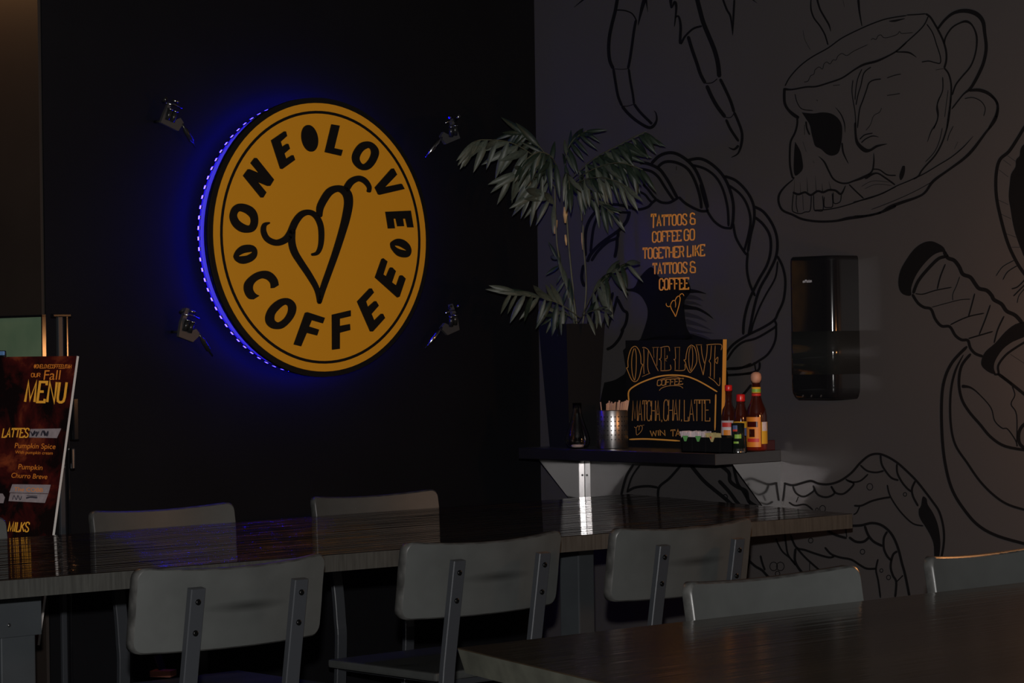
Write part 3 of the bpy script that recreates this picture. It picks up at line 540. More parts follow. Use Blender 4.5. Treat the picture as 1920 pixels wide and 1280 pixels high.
letter([smooth([(810, 275), (790, 190), (730, 110), (650, 65), (560, 62), (460, 95), (370, 160), (305, 240), (292, 330), (320, 420), (370, 480), (430, 490)], 4)+smooth([(520, 435), (460, 400), (425, 340), (430, 270), (480, 210), (560, 175), (640, 195), (690, 250), (697, 322)], 4)+[(740, 318)]], S5)
letter([[(300, 790), (340, 710), (420, 645), (520, 628), (600, 650), (645, 710), (640, 800), (580, 870), (480, 912), (400, 912), (330, 870), (305, 830)], [(370, 800), (440, 760), (510, 745), (580, 740), (510, 785), (430, 800)]], S3, True, 'coffee_bean')
# heart logo made of brush strokes with thickness
def thick_strokes(name, groups, m, parent, pl, v):
    o = strokes(name, groups, m, parent, pl)
    bm = bmesh.new(); bm.from_mesh(o.data); r = bmesh.ops.extrude_face_region(bm, geom=bm.faces[:])
    bmesh.ops.translate(bm, vec=v, verts=[g for g in r['geom'] if isinstance(g, bmesh.types.BMVert)])
    bmesh.ops.recalc_face_normals(bm, faces=bm.faces); bm.to_mesh(o.data); bm.free(); return o
thick_strokes('chilli_heart_emblem', [(480, 320, 4.925, [
 (50, [(122, 480, 14), (75, 500, 38), (65, 560, 48), (100, 630, 52), (180, 665, 58), (260, 640, 62), (310, 580, 62), (360, 470, 62), (420, 400, 58), (490, 385, 50), (550, 420, 50), (590, 500, 50), (600, 600, 48), (590, 700, 42), (560, 760, 34), (508, 775, 24)]),
 (50, [(330, 540, 58), (325, 650, 62), (350, 750, 62), (410, 850, 58), (490, 970, 54), (560, 1100, 46), (580, 1228, 30)]),
 (50, [(585, 430, 40), (585, 350, 62), (620, 270, 68), (680, 190, 70), (760, 165, 62), (830, 205, 80), (850, 290, 78), (830, 420, 74), (790, 570, 66), (730, 760, 60), (670, 930, 56), (610, 1100, 52), (580, 1228, 30)]),
 (50, [(820, 185, 60), (870, 105, 62), (940, 72, 54), (1000, 95, 50), (1040, 150, 40), (1035, 200, 34)])])], M['sign_black'], sign, lambda x, y: onY(x, y, YF-.0015), (0, -.004, 0))
tape = discY(YF+.047, YF+.060, .3445, r_in=.338).obj('led_tape', M['led_bloom'], sign)  # ring behind the LEDs, its even glow added as their bloom
lm = B().box((0, 0, 0), (.0040, .0062, .0088)).mesh('led')
lm.materials.append(M['led_tape']); lm.materials.append(M['led'])
for p_ in lm.polygons:
    if p_.normal.x > .9 or p_.normal.y > .9: p_.material_index = 1
NL = 84
for k in range(NL):
    a = 2*math.pi*k/NL + .02
    o = bpy.data.objects.new('led', lm); col.objects.link(o); o.parent = tape
    rr = .3480
    o.matrix_basis = Matrix.Translation((SC.x+rr*math.cos(a), YF+.0535, SC.z+rr*math.sin(a))) @ Matrix.Rotation(-a, 4, 'Y') @ Matrix.Rotation(R_(5), 4, 'Z')

# ================================================================== TATTOO MACHINES ON THE WALL
def tattoo_machine(px, py, sx, label, flip):
    c = onY(px, py, -.03)
    r = root('tattoo_machine', (c.x, 0, c.z-.05), label, 'tattoo machine', 'tattoo machines mounted around the round sign')
    P = lambda u, v, w_: Vector((c.x+sx*u, -w_, c.z+v))
    b = B(); L = [(-.028, -.018), (.016, -.034), (.030, -.016), (.022, -.006), (.006, -.012), (-.010, -.004), (-.002, .018), (-.006, .026), (-.018, .004)]
    if flip: L = [(-.026, -.024), (.010, -.036), (.030, -.020), (.018, -.008), (-.002, -.016), (-.010, .000), (.002, .034), (-.006, .036), (-.020, .006)]
    b.prism([P(u, v, .026) for u, v in L], (0, -.008, 0)); b.obj('frame', M['machined_dull'], r)
    for du in (0, .0125):
        B().tube([P(-.012+du, -.012+du*-.3, .034), P(-.012+du+.004, .008+du*-.3, .040)], .0058, 12).obj('coil', M['grip'], r)
        B().tube([P(-.008+du, .009+du*-.3, .040), P(-.0075+du, .012+du*-.3, .041)], .0068, 12).obj('washer', M['machined'], r)
    B().tube([P(-.016, .022, .036), P(.004, .020, .040), P(.022, .014, .040)], .0016, 6).obj('spring', M['machined'], r)
    B().tube([P(-.019, .026, .030), P(-.019, .032, .042)], .004, 10).obj('binding_post', M['machined'], r)
    B().tube([P(.0, .030, .036), P(.012, .026, .042)], .003, 8).obj('contact_screw', M['machined'], r)
    b = B(); a0, a1 = P(.026, -.018, .032), P(.068, -.066, .022); d = a1-a0
    b.tube([a0, a0+d*.18, a0+d*.25, a0+d*.7, a0+d*.75, a1], [.003, .003, .0055, .0060, .003, .0018], 12); b.obj('grip', M['grip'] if sx > 0 else M['machined'], r)
    B().tube([P(-.02, -.014, .026), P(-.02, -.014, 0)], .003, 8).obj('wall_pin', M['grip'], r)
    r.scale = (1.18,)*3
    return r
tattoo_machine(318, 222, 1, 'small metal tattoo machine on black wall, above left of round sign', False)
tattoo_machine(350, 616, 1, 'small metal tattoo machine on black wall, below left of round sign', True)
tattoo_machine(841, 250, -1, 'small metal tattoo machine on black wall, above right of round sign', False)
tattoo_machine(841, 605, -1, 'small shiny tattoo machine on black wall, below right of round sign', True)

# ================================================================== SHELF
SY0, SY1, SD, SZ, ST = -.8995, -.174, .2425, .886, .0294
sh = root('wall_shelf', (0, (SY0+SY1)/2, SZ-.15), 'stainless steel wall shelf on two triangular brackets in the corner', 'shelf')
B().box((-SD/2, (SY0+SY1)/2, SZ-ST/2), (SD, SY1-SY0, ST), bev=.0012).obj('shelf_top', M['steel_dark'], sh)
GD = -onY(1375, 872, SY0).x; GB = SZ-ST-onX(1466, 997, 0).z
for y in (SY0+.0012, SY1-.006):
    p = [(0, y, SZ-ST-.0005), (-GD, y, SZ-ST-.0005), (-GD+.008, y, SZ-ST-.010), (0, y, SZ-ST-GB)]
    br = B().prism([Vector(q) for q in p], (0, .002, 0)).obj('bracket', M['steel'], sh)
    s = -1 if y > -.5 else 1; g_ = .0016*s
    yb0 = y+(0 if s < 0 else .002)+g_; B().prism([Vector((-.0002, yb0, SZ-ST-.002)), Vector((-.0002, yb0+s*.0205, SZ-ST-.002)), Vector((-.0002, yb0+s*.0205, SZ-ST-GB)), Vector((-.0002, yb0, SZ-ST-GB))], (-.002, 0, 0)).obj('wall_flange', M['flange'], br)
    B().tube([(-.0022, y+s*.009, SZ-ST-.055), (-.004, y+s*.009, SZ-ST-.055)], .0028, 10).obj('screw', M['bolt'], br)

# ================================================================== POTTED PALM
pc = onX(1075, 838, -.130); pc.z = SZ
palm = root('potted_palm', pc, 'artificial parlour palm in a tall black tapered square planter on the steel shelf', 'potted plant')
def sq(a, z, rho=R_(-7.3)): return [Vector((pc.x+a/2*(sx*math.cos(rho)-sy*math.sin(rho)), pc.y+a/2*(sx*math.sin(rho)+sy*math.cos(rho)), z)) for sx, sy in ((-1, -1), (1, -1), (1, 1), (-1, 1))]
b = B(); h = onX(1075, 607, -.13).z-SZ
rings = [sq(.091, SZ), sq(.128, SZ+h), sq(.122, SZ+h), sq(.117, SZ+h-.02)]
vs = [[b.bm.verts.new(p) for p in r] for r in rings]
b.bm.faces.new(vs[0][::-1])
for i in range(3):
    for k in range(4): b.bm.faces.new((vs[i][k], vs[i][(k+1) % 4], vs[i+1][(k+1) % 4], vs[i+1][k]))
b.bm.faces.new(vs[3]); b.obj('planter', M['planter'], palm)
b = B(); q = sq(.114, SZ+h-.019); b.prism(q, (0, 0, .006)); b.obj('soil', M['soil'], palm)
def leaf_mesh(dark):
    V, Fc = [], []; n = 6
    for i in range(n+1):
        t = i/n; wv = math.sin(math.pi*min(1, t*.93+.05))**.8*(1-.35*t)*.5 if i < n else .0; z = -.34*t*t
        V += [(t, wv, z-.10*wv), (t, 0, z+.10*wv), (t, -wv, z-.10*wv)]
    for i in range(n):
        a = 3*i; Fc += [(a, a+3, a+4, a+1), (a+1, a+4, a+5, a+2)]
    me = me_from(V, Fc, 'leaflet', True); me.materials.append(M['leaf_dark' if dark else 'leaf']); return me
LEAF = [leaf_mesh(False), leaf_mesh(True)]
def frond(pts, n, L0, down, dark=0., both=True, lead=.15, wd=.235, spread=60):
    """pts: (px, py, X) along the rachis; leaflets L0 px long"""
    P3 = [onX(x, y, X) for x, y, X in pts]
    sm = [Vector(p) for p in smooth([tuple(p) for p in P3], 6)]
    fr = B().tube(sm, [.0016]*(len(sm)-1)+[.0006], 5).obj('frond', M['stem'], palm)
    tot = len(sm)-1
    for i in range(n):
        t = lead+(1-lead)*(i+.5)/n; f = t*tot; k = min(int(f), tot-1); p = sm[k].lerp(sm[k+1], f-k)
        d = (sm[k+1]-sm[k]).normalized()
        for sgn in ((1, -1) if both else (1,)):
            L = L0*1.2/850*(1-.45*abs(t-.45))*random.uniform(.85, 1.15)
            side = d.cross(Up).normalized()
            ang = R_(spread*(1-.55*t))*sgn
            # leaflet leaves rachis sideways in the frond plane, then droops
            upv = Up if sgn > 0 else -Up
            v = (d*math.cos(ang)+upv*abs(math.sin(ang))*(.9 if sgn > 0 else 1)).normalized()
            v = (v + Vector((0, 0, -down*(1.3 if sgn > 0 else .9))) + Vector((random.uniform(-.2, .2), random.uniform(-.25, .15), random.uniform(-.12, .12)))).normalized()
            toward = (CAM-p).normalized()
            yv = toward.cross(v).normalized(); zv = v.cross(yv).normalized()
            if random.random() < .5: pass
            tw = Matrix.Rotation(random.uniform(-.7, .7), 3, v)
            yv, zv = tw @ yv, tw @ zv
            if zv.z < 0: yv, zv = -yv, -zv
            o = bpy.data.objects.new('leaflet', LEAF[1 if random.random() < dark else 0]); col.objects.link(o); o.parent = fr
            W_ = L*wd*random.uniform(.85, 1.15)
            mt = Matrix((v*L, yv*W_, zv*L)).transposed().to_4x4(); mt.translation = p; o.matrix_basis = mt
# stems up to the crown
for nm, pts in (('a', [(1078, 612, -.118), (1062, 540, -.13), (1046, 470, -.15), (1042, 420, -.16), (1040, 350, -.17)]), ('b', [(1082, 612, -.12), (1072, 520, -.125), (1064, 430, -.13), (1060, 340, -.14)]), ('c', [(1092, 612, -.12), (1099, 540, -.12), (1094, 460, -.12), (1090, 400, -.12), (1075, 340, -.13)])):
    P3 = [tuple(onX(*p)) for p in pts]; s3 = smooth(P3, 5); B().tube(s3, .0026, 7).obj('stem', M['stem'], palm)
for (x0, y0, x1, y1, X, r) in ((1040, 438, 1043, 412, -.157, .0042), (1060, 418, 1060, 388, -.134, .0058), (1093, 468, 1092, 436, -.119, .0035), (1062, 460, 1060, 440, -.130, .003)):
    a_, b_ = onX(x0, y0, X), onX(x1, y1, X); B().tube([a_, a_.lerp(b_, .5), b_], [r*.5, r*1.2, r], 8).obj('dry_sheath', M['sheath'], palm)
frond([(1045, 345, -.17), (1010, 300, -.25), (960, 268, -.34), (905, 262, -.43), (888, 268, -.46)], 10, 70, .75, .0)
frond([(1045, 355, -.18), (1015, 330, -.24), (985, 320, -.29), (955, 330, -.33)], 7, 74, .55, .05)
frond([(1042, 400, -.17), (1035, 375, -.20), (1012, 362, -.24), (990, 368, -.27)], 5, 66, .6, 0)
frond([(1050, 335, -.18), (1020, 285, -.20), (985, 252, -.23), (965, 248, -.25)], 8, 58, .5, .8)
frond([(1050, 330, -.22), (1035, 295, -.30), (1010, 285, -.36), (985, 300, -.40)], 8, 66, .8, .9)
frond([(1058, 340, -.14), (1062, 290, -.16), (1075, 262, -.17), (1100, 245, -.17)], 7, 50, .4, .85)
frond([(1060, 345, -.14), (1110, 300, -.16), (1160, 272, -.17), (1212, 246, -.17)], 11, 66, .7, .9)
frond([(1062, 350, -.13), (1110, 318, -.18), (1160, 305, -.20), (1205, 318, -.20)], 9, 62, .75, .8)
frond([(1062, 355, -.15), (1100, 335, -.22), (1140, 335, -.26), (1175, 350, -.28)], 8, 60, .7, .35)
frond([(1070, 360, -.12), (1100, 365, -.14), (1130, 385, -.15), (1150, 400, -.15)], 6, 52, .5, .6)
frond([(1055, 345, -.17), (1060, 325, -.26), (1065, 330, -.33), (1068, 355, -.37)], 6, 58, .8, .7)
frond([(1088, 596, -.13), (1050, 570, -.20), (1005, 555, -.27), (955, 548, -.34)], 9, 62, .35, .25, lead=.25, spread=70)
frond([(1092, 590, -.12), (1115, 545, -.15), (1145, 512, -.18), (1178, 492, -.20)], 8, 64, .35, .25, lead=.25, spread=70)
frond([(1080, 600, -.12), (1070, 560, -.14), (1055, 520, -.15), (1044, 480, -.15)], 7, 42, .15, .45, lead=.2, spread=80)
frond([(1084, 604, -.12), (1095, 590, -.15), (1120, 580, -.18), (1140, 585, -.20)], 3, 46, .2, .1, lead=.3)
frond([(1082, 604, -.12), (1065, 590, -.16), (1050, 588, -.19), (1035, 596, -.21)], 4, 44, .3, .3, lead=.3)

# ================================================================== THINGS ON THE SHELF
def spot(px, X): p = onX(px, 838, X); return Vector((X, p.y, SZ))
# glass vase
c = spot(1083, -.212)
vz = root('bud_vase', c, 'small clear glass bulb vase in front of the black planter', 'vase')
prof = [(.010, .001), (.020, .003), (.0262, .012), (.0268, .020), (.0240, .032), (.0175, .050), (.0115, .068), (.0090, .082), (.0096, .097)]
inn = [(r-.0012, z+(.0015 if i == 0 else 0)) for i, (r, z) in enumerate(prof)][::-1]
B().lathe([(.0002, .001)]+prof+inn+[(.0002, .0028)], c, 32).obj('glass', M['glass'], vz)
B().lathe([(.0002, .0034), (.012, .0036), (.0135, .008), (.010, .0095), (.0002, .010)], c, 20).obj('pebbles', M['white_sand'], vz)
# stirrer canister and sticks
c = spot(1149, -.150)
cn = root('stirrer_canister', c, 'perforated stainless steel canister holding wooden stirrers, beside the chalkboard', 'canister')
B().lathe([(.0315, 0), (.0325, .002), (.0325, .080), (.0318, .0815), (.0308, .080), (.0308, .003), (.0005, .003)], c, 40).obj('body', M['canister'], cn)
b = B()
for r in range(6):
    for k in range(26):
        a = 2*math.pi*(k+.0)/26; z = .020+r*.0095
        p = Vector((c.x+.0323*math.cos(a), c.y+.0323*math.sin(a), c.z+z)); n = Vector((math.cos(a), math.sin(a), 0))
        b.tube([p, p+n*.0006], .0017, 6)
b.obj('perforations', M['hole'], cn)['kind'] = 'stuff'
random.seed(3); nst = 0
ORD = ['leftmost', 'second from the left', 'third from the left', 'fourth from the left', 'fifth from the left', 'sixth from the left', 'seventh from the left', 'eighth from the left', 'ninth from the left', 'tenth from the left', 'eleventh from the left', 'twelfth from the left', 'thirteenth from the left', 'fourteenth from the left', 'fifteenth from the left', 'sixteenth from the left', 'seventeenth from the left', 'rightmost']
vdir = Vector((math.sin(YAW), -math.cos(YAW), 0))
for k in range(20):
    u = (-.026+k*.0028)*1.2; d0 = random.uniform(-.014, .014)
    base = c+vdir*(u*.62)+Vector((Fw.x, Fw.y, 0))*d0+Vector((0, 0, .004)); top = c+vdir*(u+.004+(.006 if k > 1 else -.004))+Vector((Fw.x, Fw.y, 0))*d0*.8+Vector((0, 0, .1235+random.uniform(-.005, .004)))
    if k in (1, 10): continue
    b = B(); d = (top-base); L = d.length; zq = d.to_track_quat('Z', 'Y').to_matrix().to_4x4()
    b.box(((base+top)/2), (.0046, .0016, L), rot=zq @ Matrix.Rotation(R_(30+random.uniform(-30, 40)), 4, 'Z'), bev=.0004)
    tag(b.obj('stir_stick', M['stick']), 'thin wooden stir stick in the steel canister, '+ORD[nst], 'stir stick', 'wooden stirrers in the canister'); nst += 1
# chalkboard
BX = -.047
NB = Vector((-1, 0, 0))
bp = lambda x, y: onX(x, y, BX)
cb = root('chalkboard', Vector((BX+.006, bp(1265, 830).y, SZ)), 'black chalkboard with orange hand lettering leaning behind the canister and sauces', 'chalkboard')
tl_, tr_, brr, bll = bp(1172.6, 638), bp(1355.5, 636), bp(1351, 829), bp(1177, 833)
for q in (brr, bll): q.z = SZ
B().prism([tl_, tr_, brr, bll], (.012, 0, 0)).obj('panel', M['board'], cb)
e = .0006
B().prism([Vector((BX-.0004, tr_.y-e, tr_.z)), Vector((BX+.013, tr_.y-e, tr_.z)), Vector((BX+.013, brr.y-e, brr.z)), Vector((BX-.0004, brr.y-e, brr.z))], (0, -.0008, 0)).obj('painted_edge', M['chalk_bold'], cb)
BP = lambda x, y: onX(x, y, BX-.0007)
strokes('chalk_lettering', [(1160, 620, 9.143, [
 (13, [(275, 262), (220, 300), (180, 400), (158, 520), (160, 620), (135, 635), (150, 670), (185, 760), (225, 840), (270, 870), (320, 850), (360, 770), (385, 660), (410, 590), (430, 575), (385, 560), (378, 440), (350, 340), (310, 280), (275, 262)]),
 (12, [(265, 300), (235, 400), (222, 560), (235, 740), (270, 850)]), (12, [(280, 300), (300, 400), (302, 560), (295, 720), (275, 850)]),
 (11, [(405, 290), (440, 285), (500, 320), (560, 430), (620, 570), (680, 690)]), (11, [(430, 300), (435, 480), (430, 620), (435, 740)]), (11, [(510, 340), (498, 500), (500, 640), (525, 730)]), (13, [(400, 785), (540, 725)]),
 (10, [(575, 285), (690, 282)]), (10, [(595, 290), (605, 460)]), (10, [(665, 290), (658, 460), (655, 600)]),
 (10, [(710, 290), (800, 268), (860, 275), (875, 350)]), (10, [(730, 290), (725, 460), (695, 485), (725, 520), (725, 680)]), (10, [(790, 290), (788, 680)]), (10, [(790, 485), (830, 470), (830, 420)]), (10, [(790, 500), (825, 520)]), (12, [(715, 685), (885, 668), (885, 580)]),
 (10, [(955, 285), (1055, 280)]), (10, [(968, 285), (975, 470), (945, 490), (968, 520), (968, 670)]), (10, [(1045, 285), (1035, 660)]), (12, [(955, 678), (1125, 672), (1135, 570)]),
 (12, [(1245, 240), (1190, 290), (1160, 400), (1148, 490), (1118, 500), (1145, 540), (1165, 620), (1210, 705), (1240, 705), (1290, 640), (1330, 560), (1340, 480), (1330, 380), (1300, 280), (1245, 240)]), (10, [(1235, 260), (1205, 380), (1205, 560), (1230, 690)]), (10, [(1255, 260), (1270, 380), (1265, 560), (1240, 690)]),
 (11, [(1320, 240), (1430, 240)]), (11, [(1335, 250), (1370, 400), (1385, 520), (1450, 760)]), (11, [(1415, 250), (1430, 400), (1470, 560)]), (12, [(1520, 240), (1510, 400), (1480, 560), (1450, 760)]), (11, [(1500, 240), (1750, 232), (1755, 330)]),
 (11, [(1590, 250), (1575, 460), (1550, 520), (1575, 570), (1570, 790)]), (11, [(1655, 250), (1645, 500), (1638, 830)]), (10, [(1650, 510), (1700, 450), (1690, 560), (1655, 520)]), (12, [(1540, 790), (1640, 860), (1725, 940), (1735, 800)]),
 (10, [(690, 855), (720, 830), (850, 800), (980, 790), (1060, 812), (1120, 820)]), (10, [(695, 1025), (740, 980), (850, 945), (980, 938), (1060, 950), (1105, 985)])])], M['chalk'], cb, BP)
strokes('chalk_border', [(1160, 620, 9.143, [(24, [(175, 1200), (175, 1035), (300, 930), (500, 840), (700, 780), (880, 760), (1060, 765), (1200, 790), (1350, 850), (1500, 930), (1690, 1045)])]),
 (1160, 730, 9.143, [(26, [(180, 855), (500, 848), (1050, 880)]), (24, [(1665, 80), (1660, 300), (1650, 700)])])], M['chalk_bold'], cb, BP)
words('chalk_words', [('COFFEE', (1232, 723), (1280, 720), (1233, 712), 1.5),
 ('MATCHA', (1185.5, 788.5), (1237, 788.5), (1186, 751)), (',', (1240, 788), (1242, 788), (1240, 770)), ('CHAI', (1244, 788.5), (1275, 788), (1245, 749.5)), (',', (1277, 787), (1279, 787), (1277, 770)), ('LATTE', (1283, 789), (1331, 789), (1283, 749.5)),
 ('WIN', (1220, 817), (1247, 816), (1219, 807), 1.6), ('TA', (1258, 818), (1275, 817), (1258, 806), 1.6)], M['chalk'], cb, BP, 1.35, .18)
strokes('chalk_heart', [(1160, 730, 9.143, [(9, [(265, 640), (300, 655), (330, 620), (350, 650), (345, 700)]), (9, [(300, 650), (300, 720), (315, 780), (390, 710), (405, 640), (370, 615), (350, 650)]), (9, [(390, 620), (440, 605)])])], M['chalk'], cb, BP)
KS = 1.25
for r_ in (vz, cn): r_.scale = (KS,)*3
# sugar caddy and packets
cc = spot(1325, -.195)
tn = Vector((0, -1, 0))
cad = root('packet_caddy', cc, 'low black plastic caddy of sweetener packets at the front of the shelf', 'caddy')
y0_, y1_ = onX(1374, 840, -.225).y, onX(1278, 840, -.225).y
b = B(); H = .039; xm = -.200; dx = .05
b.box((xm, (y0_+y1_)/2, SZ+.0015), (dx, y1_-y0_, .003)); b.box((xm-dx/2+.001, (y0_+y1_)/2, SZ+H/2), (.002, y1_-y0_, H)); b.box((xm+dx/2-.001, (y0_+y1_)/2, SZ+H/2+.002), (.002, y1_-y0_, H+.004))
b.box((xm, y0_+.001, SZ+H/2), (dx, .002, H)); b.box((xm, y1_-.001, SZ+H/2), (dx, .002, H)); b.obj('tray', M['plastic'], cad)
for px in (1297, 1322, 1349):
    yy = onX(px, 840, -.226).y; B().box((xm-dx/2, yy, SZ+H/2), (.003, .0022, H-.002), bev=.0009).obj('rib', M['plastic'], cad)
random.seed(11)
yl = onX(1287, 805, -.195).y; yr = onX(1328, 805, -.195).y
for k in range(13):
    y = yl+(yr-yl)*k/12; lean = R_(random.uniform(-14, 14)+(-20 if k == 0 else 0)); g = k in (1, 8)
    rt = Matrix.Rotation(lean, 4, 'X') @ Matrix.Rotation(R_(random.uniform(-20, 20)), 4, 'Z')
    o = B().box((xm+random.uniform(-.004, .004), y, SZ+.030+random.uniform(-.0015, .002)), (.030, .002, .046), rot=rt, bev=.0005).obj('sugar_packet', M['paper_white'])
    tag(o, 'white paper sweetener packet, '+(ORD[k] if k < 12 else 'rightmost')+' in the black caddy', 'sugar packet', 'white packets in the caddy')
for k in range(7):
    y = onX(1331+k*2.9, 805, -.195).y; rt = Matrix.Rotation(R_(random.uniform(-12, 12)), 4, 'X') @ Matrix.Rotation(R_(random.uniform(-15, 15)), 4, 'Z')
    o = B().box((xm+random.uniform(-.003, .003), y, SZ+.027+random.uniform(-.0015, .0015)), (.030, .002, .044), rot=rt, bev=.0005).obj('sugar_packet', M['paper_yellow'])
    tag(o, 'pale yellow sweetener packet, '+(ORD[k] if k < 6 else 'rightmost')+' of the yellow ones', 'sugar packet', 'yellow packets in the caddy')
fx = xm-dx/2-.0018
for (px, m_) in ((1285, 'paper_green'), (1309, 'paper_green'), (1335, 'paper_yellow')):
    yy = onX(px, 815, fx).y
    o = B().prism([Vector((fx, yy+.010, SZ+.042)), Vector((fx, yy-.010, SZ+.042)), Vector((fx, yy-.003, SZ+.028)), Vector((fx, yy+.003, SZ+.028))], (-.0008, 0, 0)).obj('sugar_packet', M[m_])
    tag(o, {1285: 'green packet corner hanging over the far left of the black caddy', 1309: 'green packet corner hanging over the middle of the black caddy', 1335: 'yellow and red packet corner hanging over the right of the black caddy'}[px], 'sugar packet')
    if px == 1335: B().prism([Vector((fx-.001, yy+.008, SZ+.041)), Vector((fx-.001, yy+.001, SZ+.041)), Vector((fx-.001, yy+.002, SZ+.034))], (-.0004, 0, 0)).obj('red_print', M['paper_red'], o)
# bottles
def label_band(c, r, z0, z1, m, parent, a0=None, a1=None, name='label', seg=20):
    mid = math.atan2(CAM.y-c.y, CAM.x-c.x)
    a0 = mid+R_(-180 if a0 is None else a0); a1 = mid+R_(180 if a1 is None else a1)
    return B().lathe([(r, z0), (r, z1)], c, seg, a0, a1).obj(name, m, parent)
k1 = 1/886.
c = spot(1419.5, -.105); c.y = onX(1419.5, 838, -.105).y
h1 = root('hot_sauce_bottle', c, 'tall hot sauce bottle with wooden ball stopper and orange label', 'bottle')
B().lathe([(.0005, 0), (.0195, .001), (.0208, .004), (.0208, .072), (.0185, .086), (.0125, .100), (.0088, .112), (.0084, .138), (.0005, .139)], c, 32).obj('glass', M['sauce'], h1)
B().lathe([(.0209, .0035), (.0212, .006), (.0212, .020), (.0209, .0215)], c, 32).obj('sauce', M['sauce_red'], h1)
label_band(c, .0214, .010, .070, M['lab_orange'], h1, -75, 22); label_band(c, .0214, .016, .060, M['lab_yellow'], h1, 26, 95); label_band(c, .0216, .042, .060, M['paper_white'], h1, 30, 70, 'side_panel'); label_band(c, .0217, .020, .027, M['lab_red'], h1, -60, 12, 'red_banner'); label_band(c, .0217, .050, .061, M['maroon'], h1, -60, 5, 'name_banner')
label_band(c, .0217, .030, .046, M['sauce'], h1, -45, -12, 'seated_figure')
label_band(c, .0093, .118, .130, M['lab_yellow'], h1, name='neck_label'); label_band(c, .0094, .120, .126, M['lab_green'], h1, -80, 80, 'neck_print'); label_band(c, .0095, .112, .117, M['lab_red'], h1, name='neck_ring')
B().lathe([(.0005, .138), (.0075, .139), (.0104, .144), (.0110, .150), (.0098, .156), (.006, .1595), (.0005, .1605)], c, 24).obj('stopper', M['wood_cap'], h1)
c = spot(1390, -.120)
h2 = root('hot_sauce_bottle', c, 'short brown sauce bottle with red cap and yellow label, middle of the three', 'bottle')
B().lathe([(.0005, 0), (.0148, .001), (.0155, .004), (.0155, .066), (.0138, .078), (.0098, .090), (.0080, .098), (.0080, .101), (.0005, .102)], c, 28).obj('glass', M['sauce'], h2)
label_band(c, .0158, .014, .061, M['lab_yellow'], h2); label_band(c, .0160, .030, .048, M['lab_blue'], h2, 15, 48, 'side_print')
B().lathe([(.0005, .101), (.0086, .101), (.0090, .103), (.0090, .113), (.0080, .1155), (.0005, .116)], c, 24).obj('cap', M['red_cap'], h2)
c = spot(1367.5, -.110)
h3 = root('hot_sauce_bottle', c, 'slim sauce bottle with red cap and white label, beside the chalkboard', 'bottle')
B().lathe([(.0005, 0), (.0150, .001), (.0155, .004), (.0155, .070), (.0130, .084), (.0085, .092), (.0070, .100), (.0066, .122), (.0005, .123)], c, 28).obj('glass', M['sauce'], h3)
label_band(c, .0158, .022, .062, M['lab_white'], h3); label_band(c, .0160, .049, .058, M['lab_red'], h3, -60, 20, 'name_print'); label_band(c, .0160, .028, .043, M['lab_orange'], h3, -45, 10, 'emblem')
B().lathe([(.0005, .122), (.0070, .122), (.0076, .124), (.0076, .132), (.0066, .134), (.0005, .134)], c, 24).obj('cap', M['red_cap'], h3)
c = spot(1384, -.205)
h4 = root('spice_bottle', c, 'small black labelled bottle with silver base in front of the sauces', 'bottle')
B().lathe([(.0005, 0), (.0135, .0005), (.0140, .002), (.0140, .0045), (.0128, .006), (.0128, .060), (.0005, .061)], c, 28).obj('body', M['machined'], h4)
label_band(c, .0131, .010, .0595, M['lab_black'], h4); label_band(c, .0133, .046, .056, M['lab_blue'], h4, -50, -5, 'badge'); label_band(c, .0134, .044, .048, M['paper_red'], h4, -50, -5, 'badge_stripe')
label_band(c, .0133, .030, .038, M['lab_green'], h4, -30, 30, 'green_print'); label_band(c, .0133, .020, .024, M['lab_green'], h4, -50, 5, 'lower_print')
y0_ = SY0+.002; y1_ = onX(1437, 838, -.04).y
for r_ in (h1, h2, h3, h4): r_.scale = (KS,)*3
dr = B(); dr.box((-.040, (y0_+y1_)/2, SZ+.013), (.045, abs(y1_-y0_), .026), bev=.002)
tag(dr.obj('small_box', M['maroon']), 'small dark red plastic box at the wall end of the shelf', 'box')

# ================================================================== PAPER TOWEL DISPENSER
DD = .095
yl = onX(1479, 600, -DD).y; yr = onX(1611, 600, 0).y; yr2 = onX(1566, 600, -DD).y
zt = onX(1500, 481, -DD).z; zb = onX(1520, 749, -DD).z
dsp = root('towel_dispenser', (0, (yl+yr)/2, zb), 'glossy black towel dispenser mounted on the mural wall', 'dispenser')
def body(z0, z1, ins, m, name, parent):
    b = B(); prof = []
    # cross-section in the wall plane (y) and depth (x)
    n = 8; cs = []
    yy0, yy1 = yr+ins, yl-ins; d = DD-ins*.5
    cs.append((0, yy0)); rr = .030
    for i in range(n+1): a = i*math.pi/2/n; cs.append((-(d-rr+rr*math.sin(a)), yy0+rr*.9-rr*.9*math.cos(a)))
    rr = .014
    for i in range(n+1): a = i*math.pi/2/n; cs.append((-(d-rr+rr*math.cos(a))+.0, yy1-rr+rr*math.sin(a)))
    cs.append((0, yy1)); cy = (yy0+yy1)/2
    lev = [(z0, .86), (z0+.006, .93), (z0+.018, .985), (z0+.03, 1), (z1-.012, 1), (z1-.004, .985), (z1, .95)] if name == 'cover' else [(z0, 1), (z1, 1)]
    rings = [[b.bm.verts.new((x*s, cy+(y-cy)*s, z)) for x, y in cs] for z, s in lev]
    for i in range(len(rings)-1):
        for k in range(len(cs)-1):
            f = b.bm.faces.new((rings[i][k], rings[i][k+1], rings[i+1][k+1], rings[i+1][k])); f.smooth = True
    b.bm.faces.new(rings[0]); b.bm.faces.new(rings[-1][::-1]); return b.obj(name, m, parent)
body(zb, zt, 0, M['plastic'], 'cover', dsp)
z1_, z0_ = onX(1520, 621, -DD).z, onX(1520, 702, -DD).z
body(z0_, z1_, -.0006, M['smoke'], 'smoked_window', dsp)
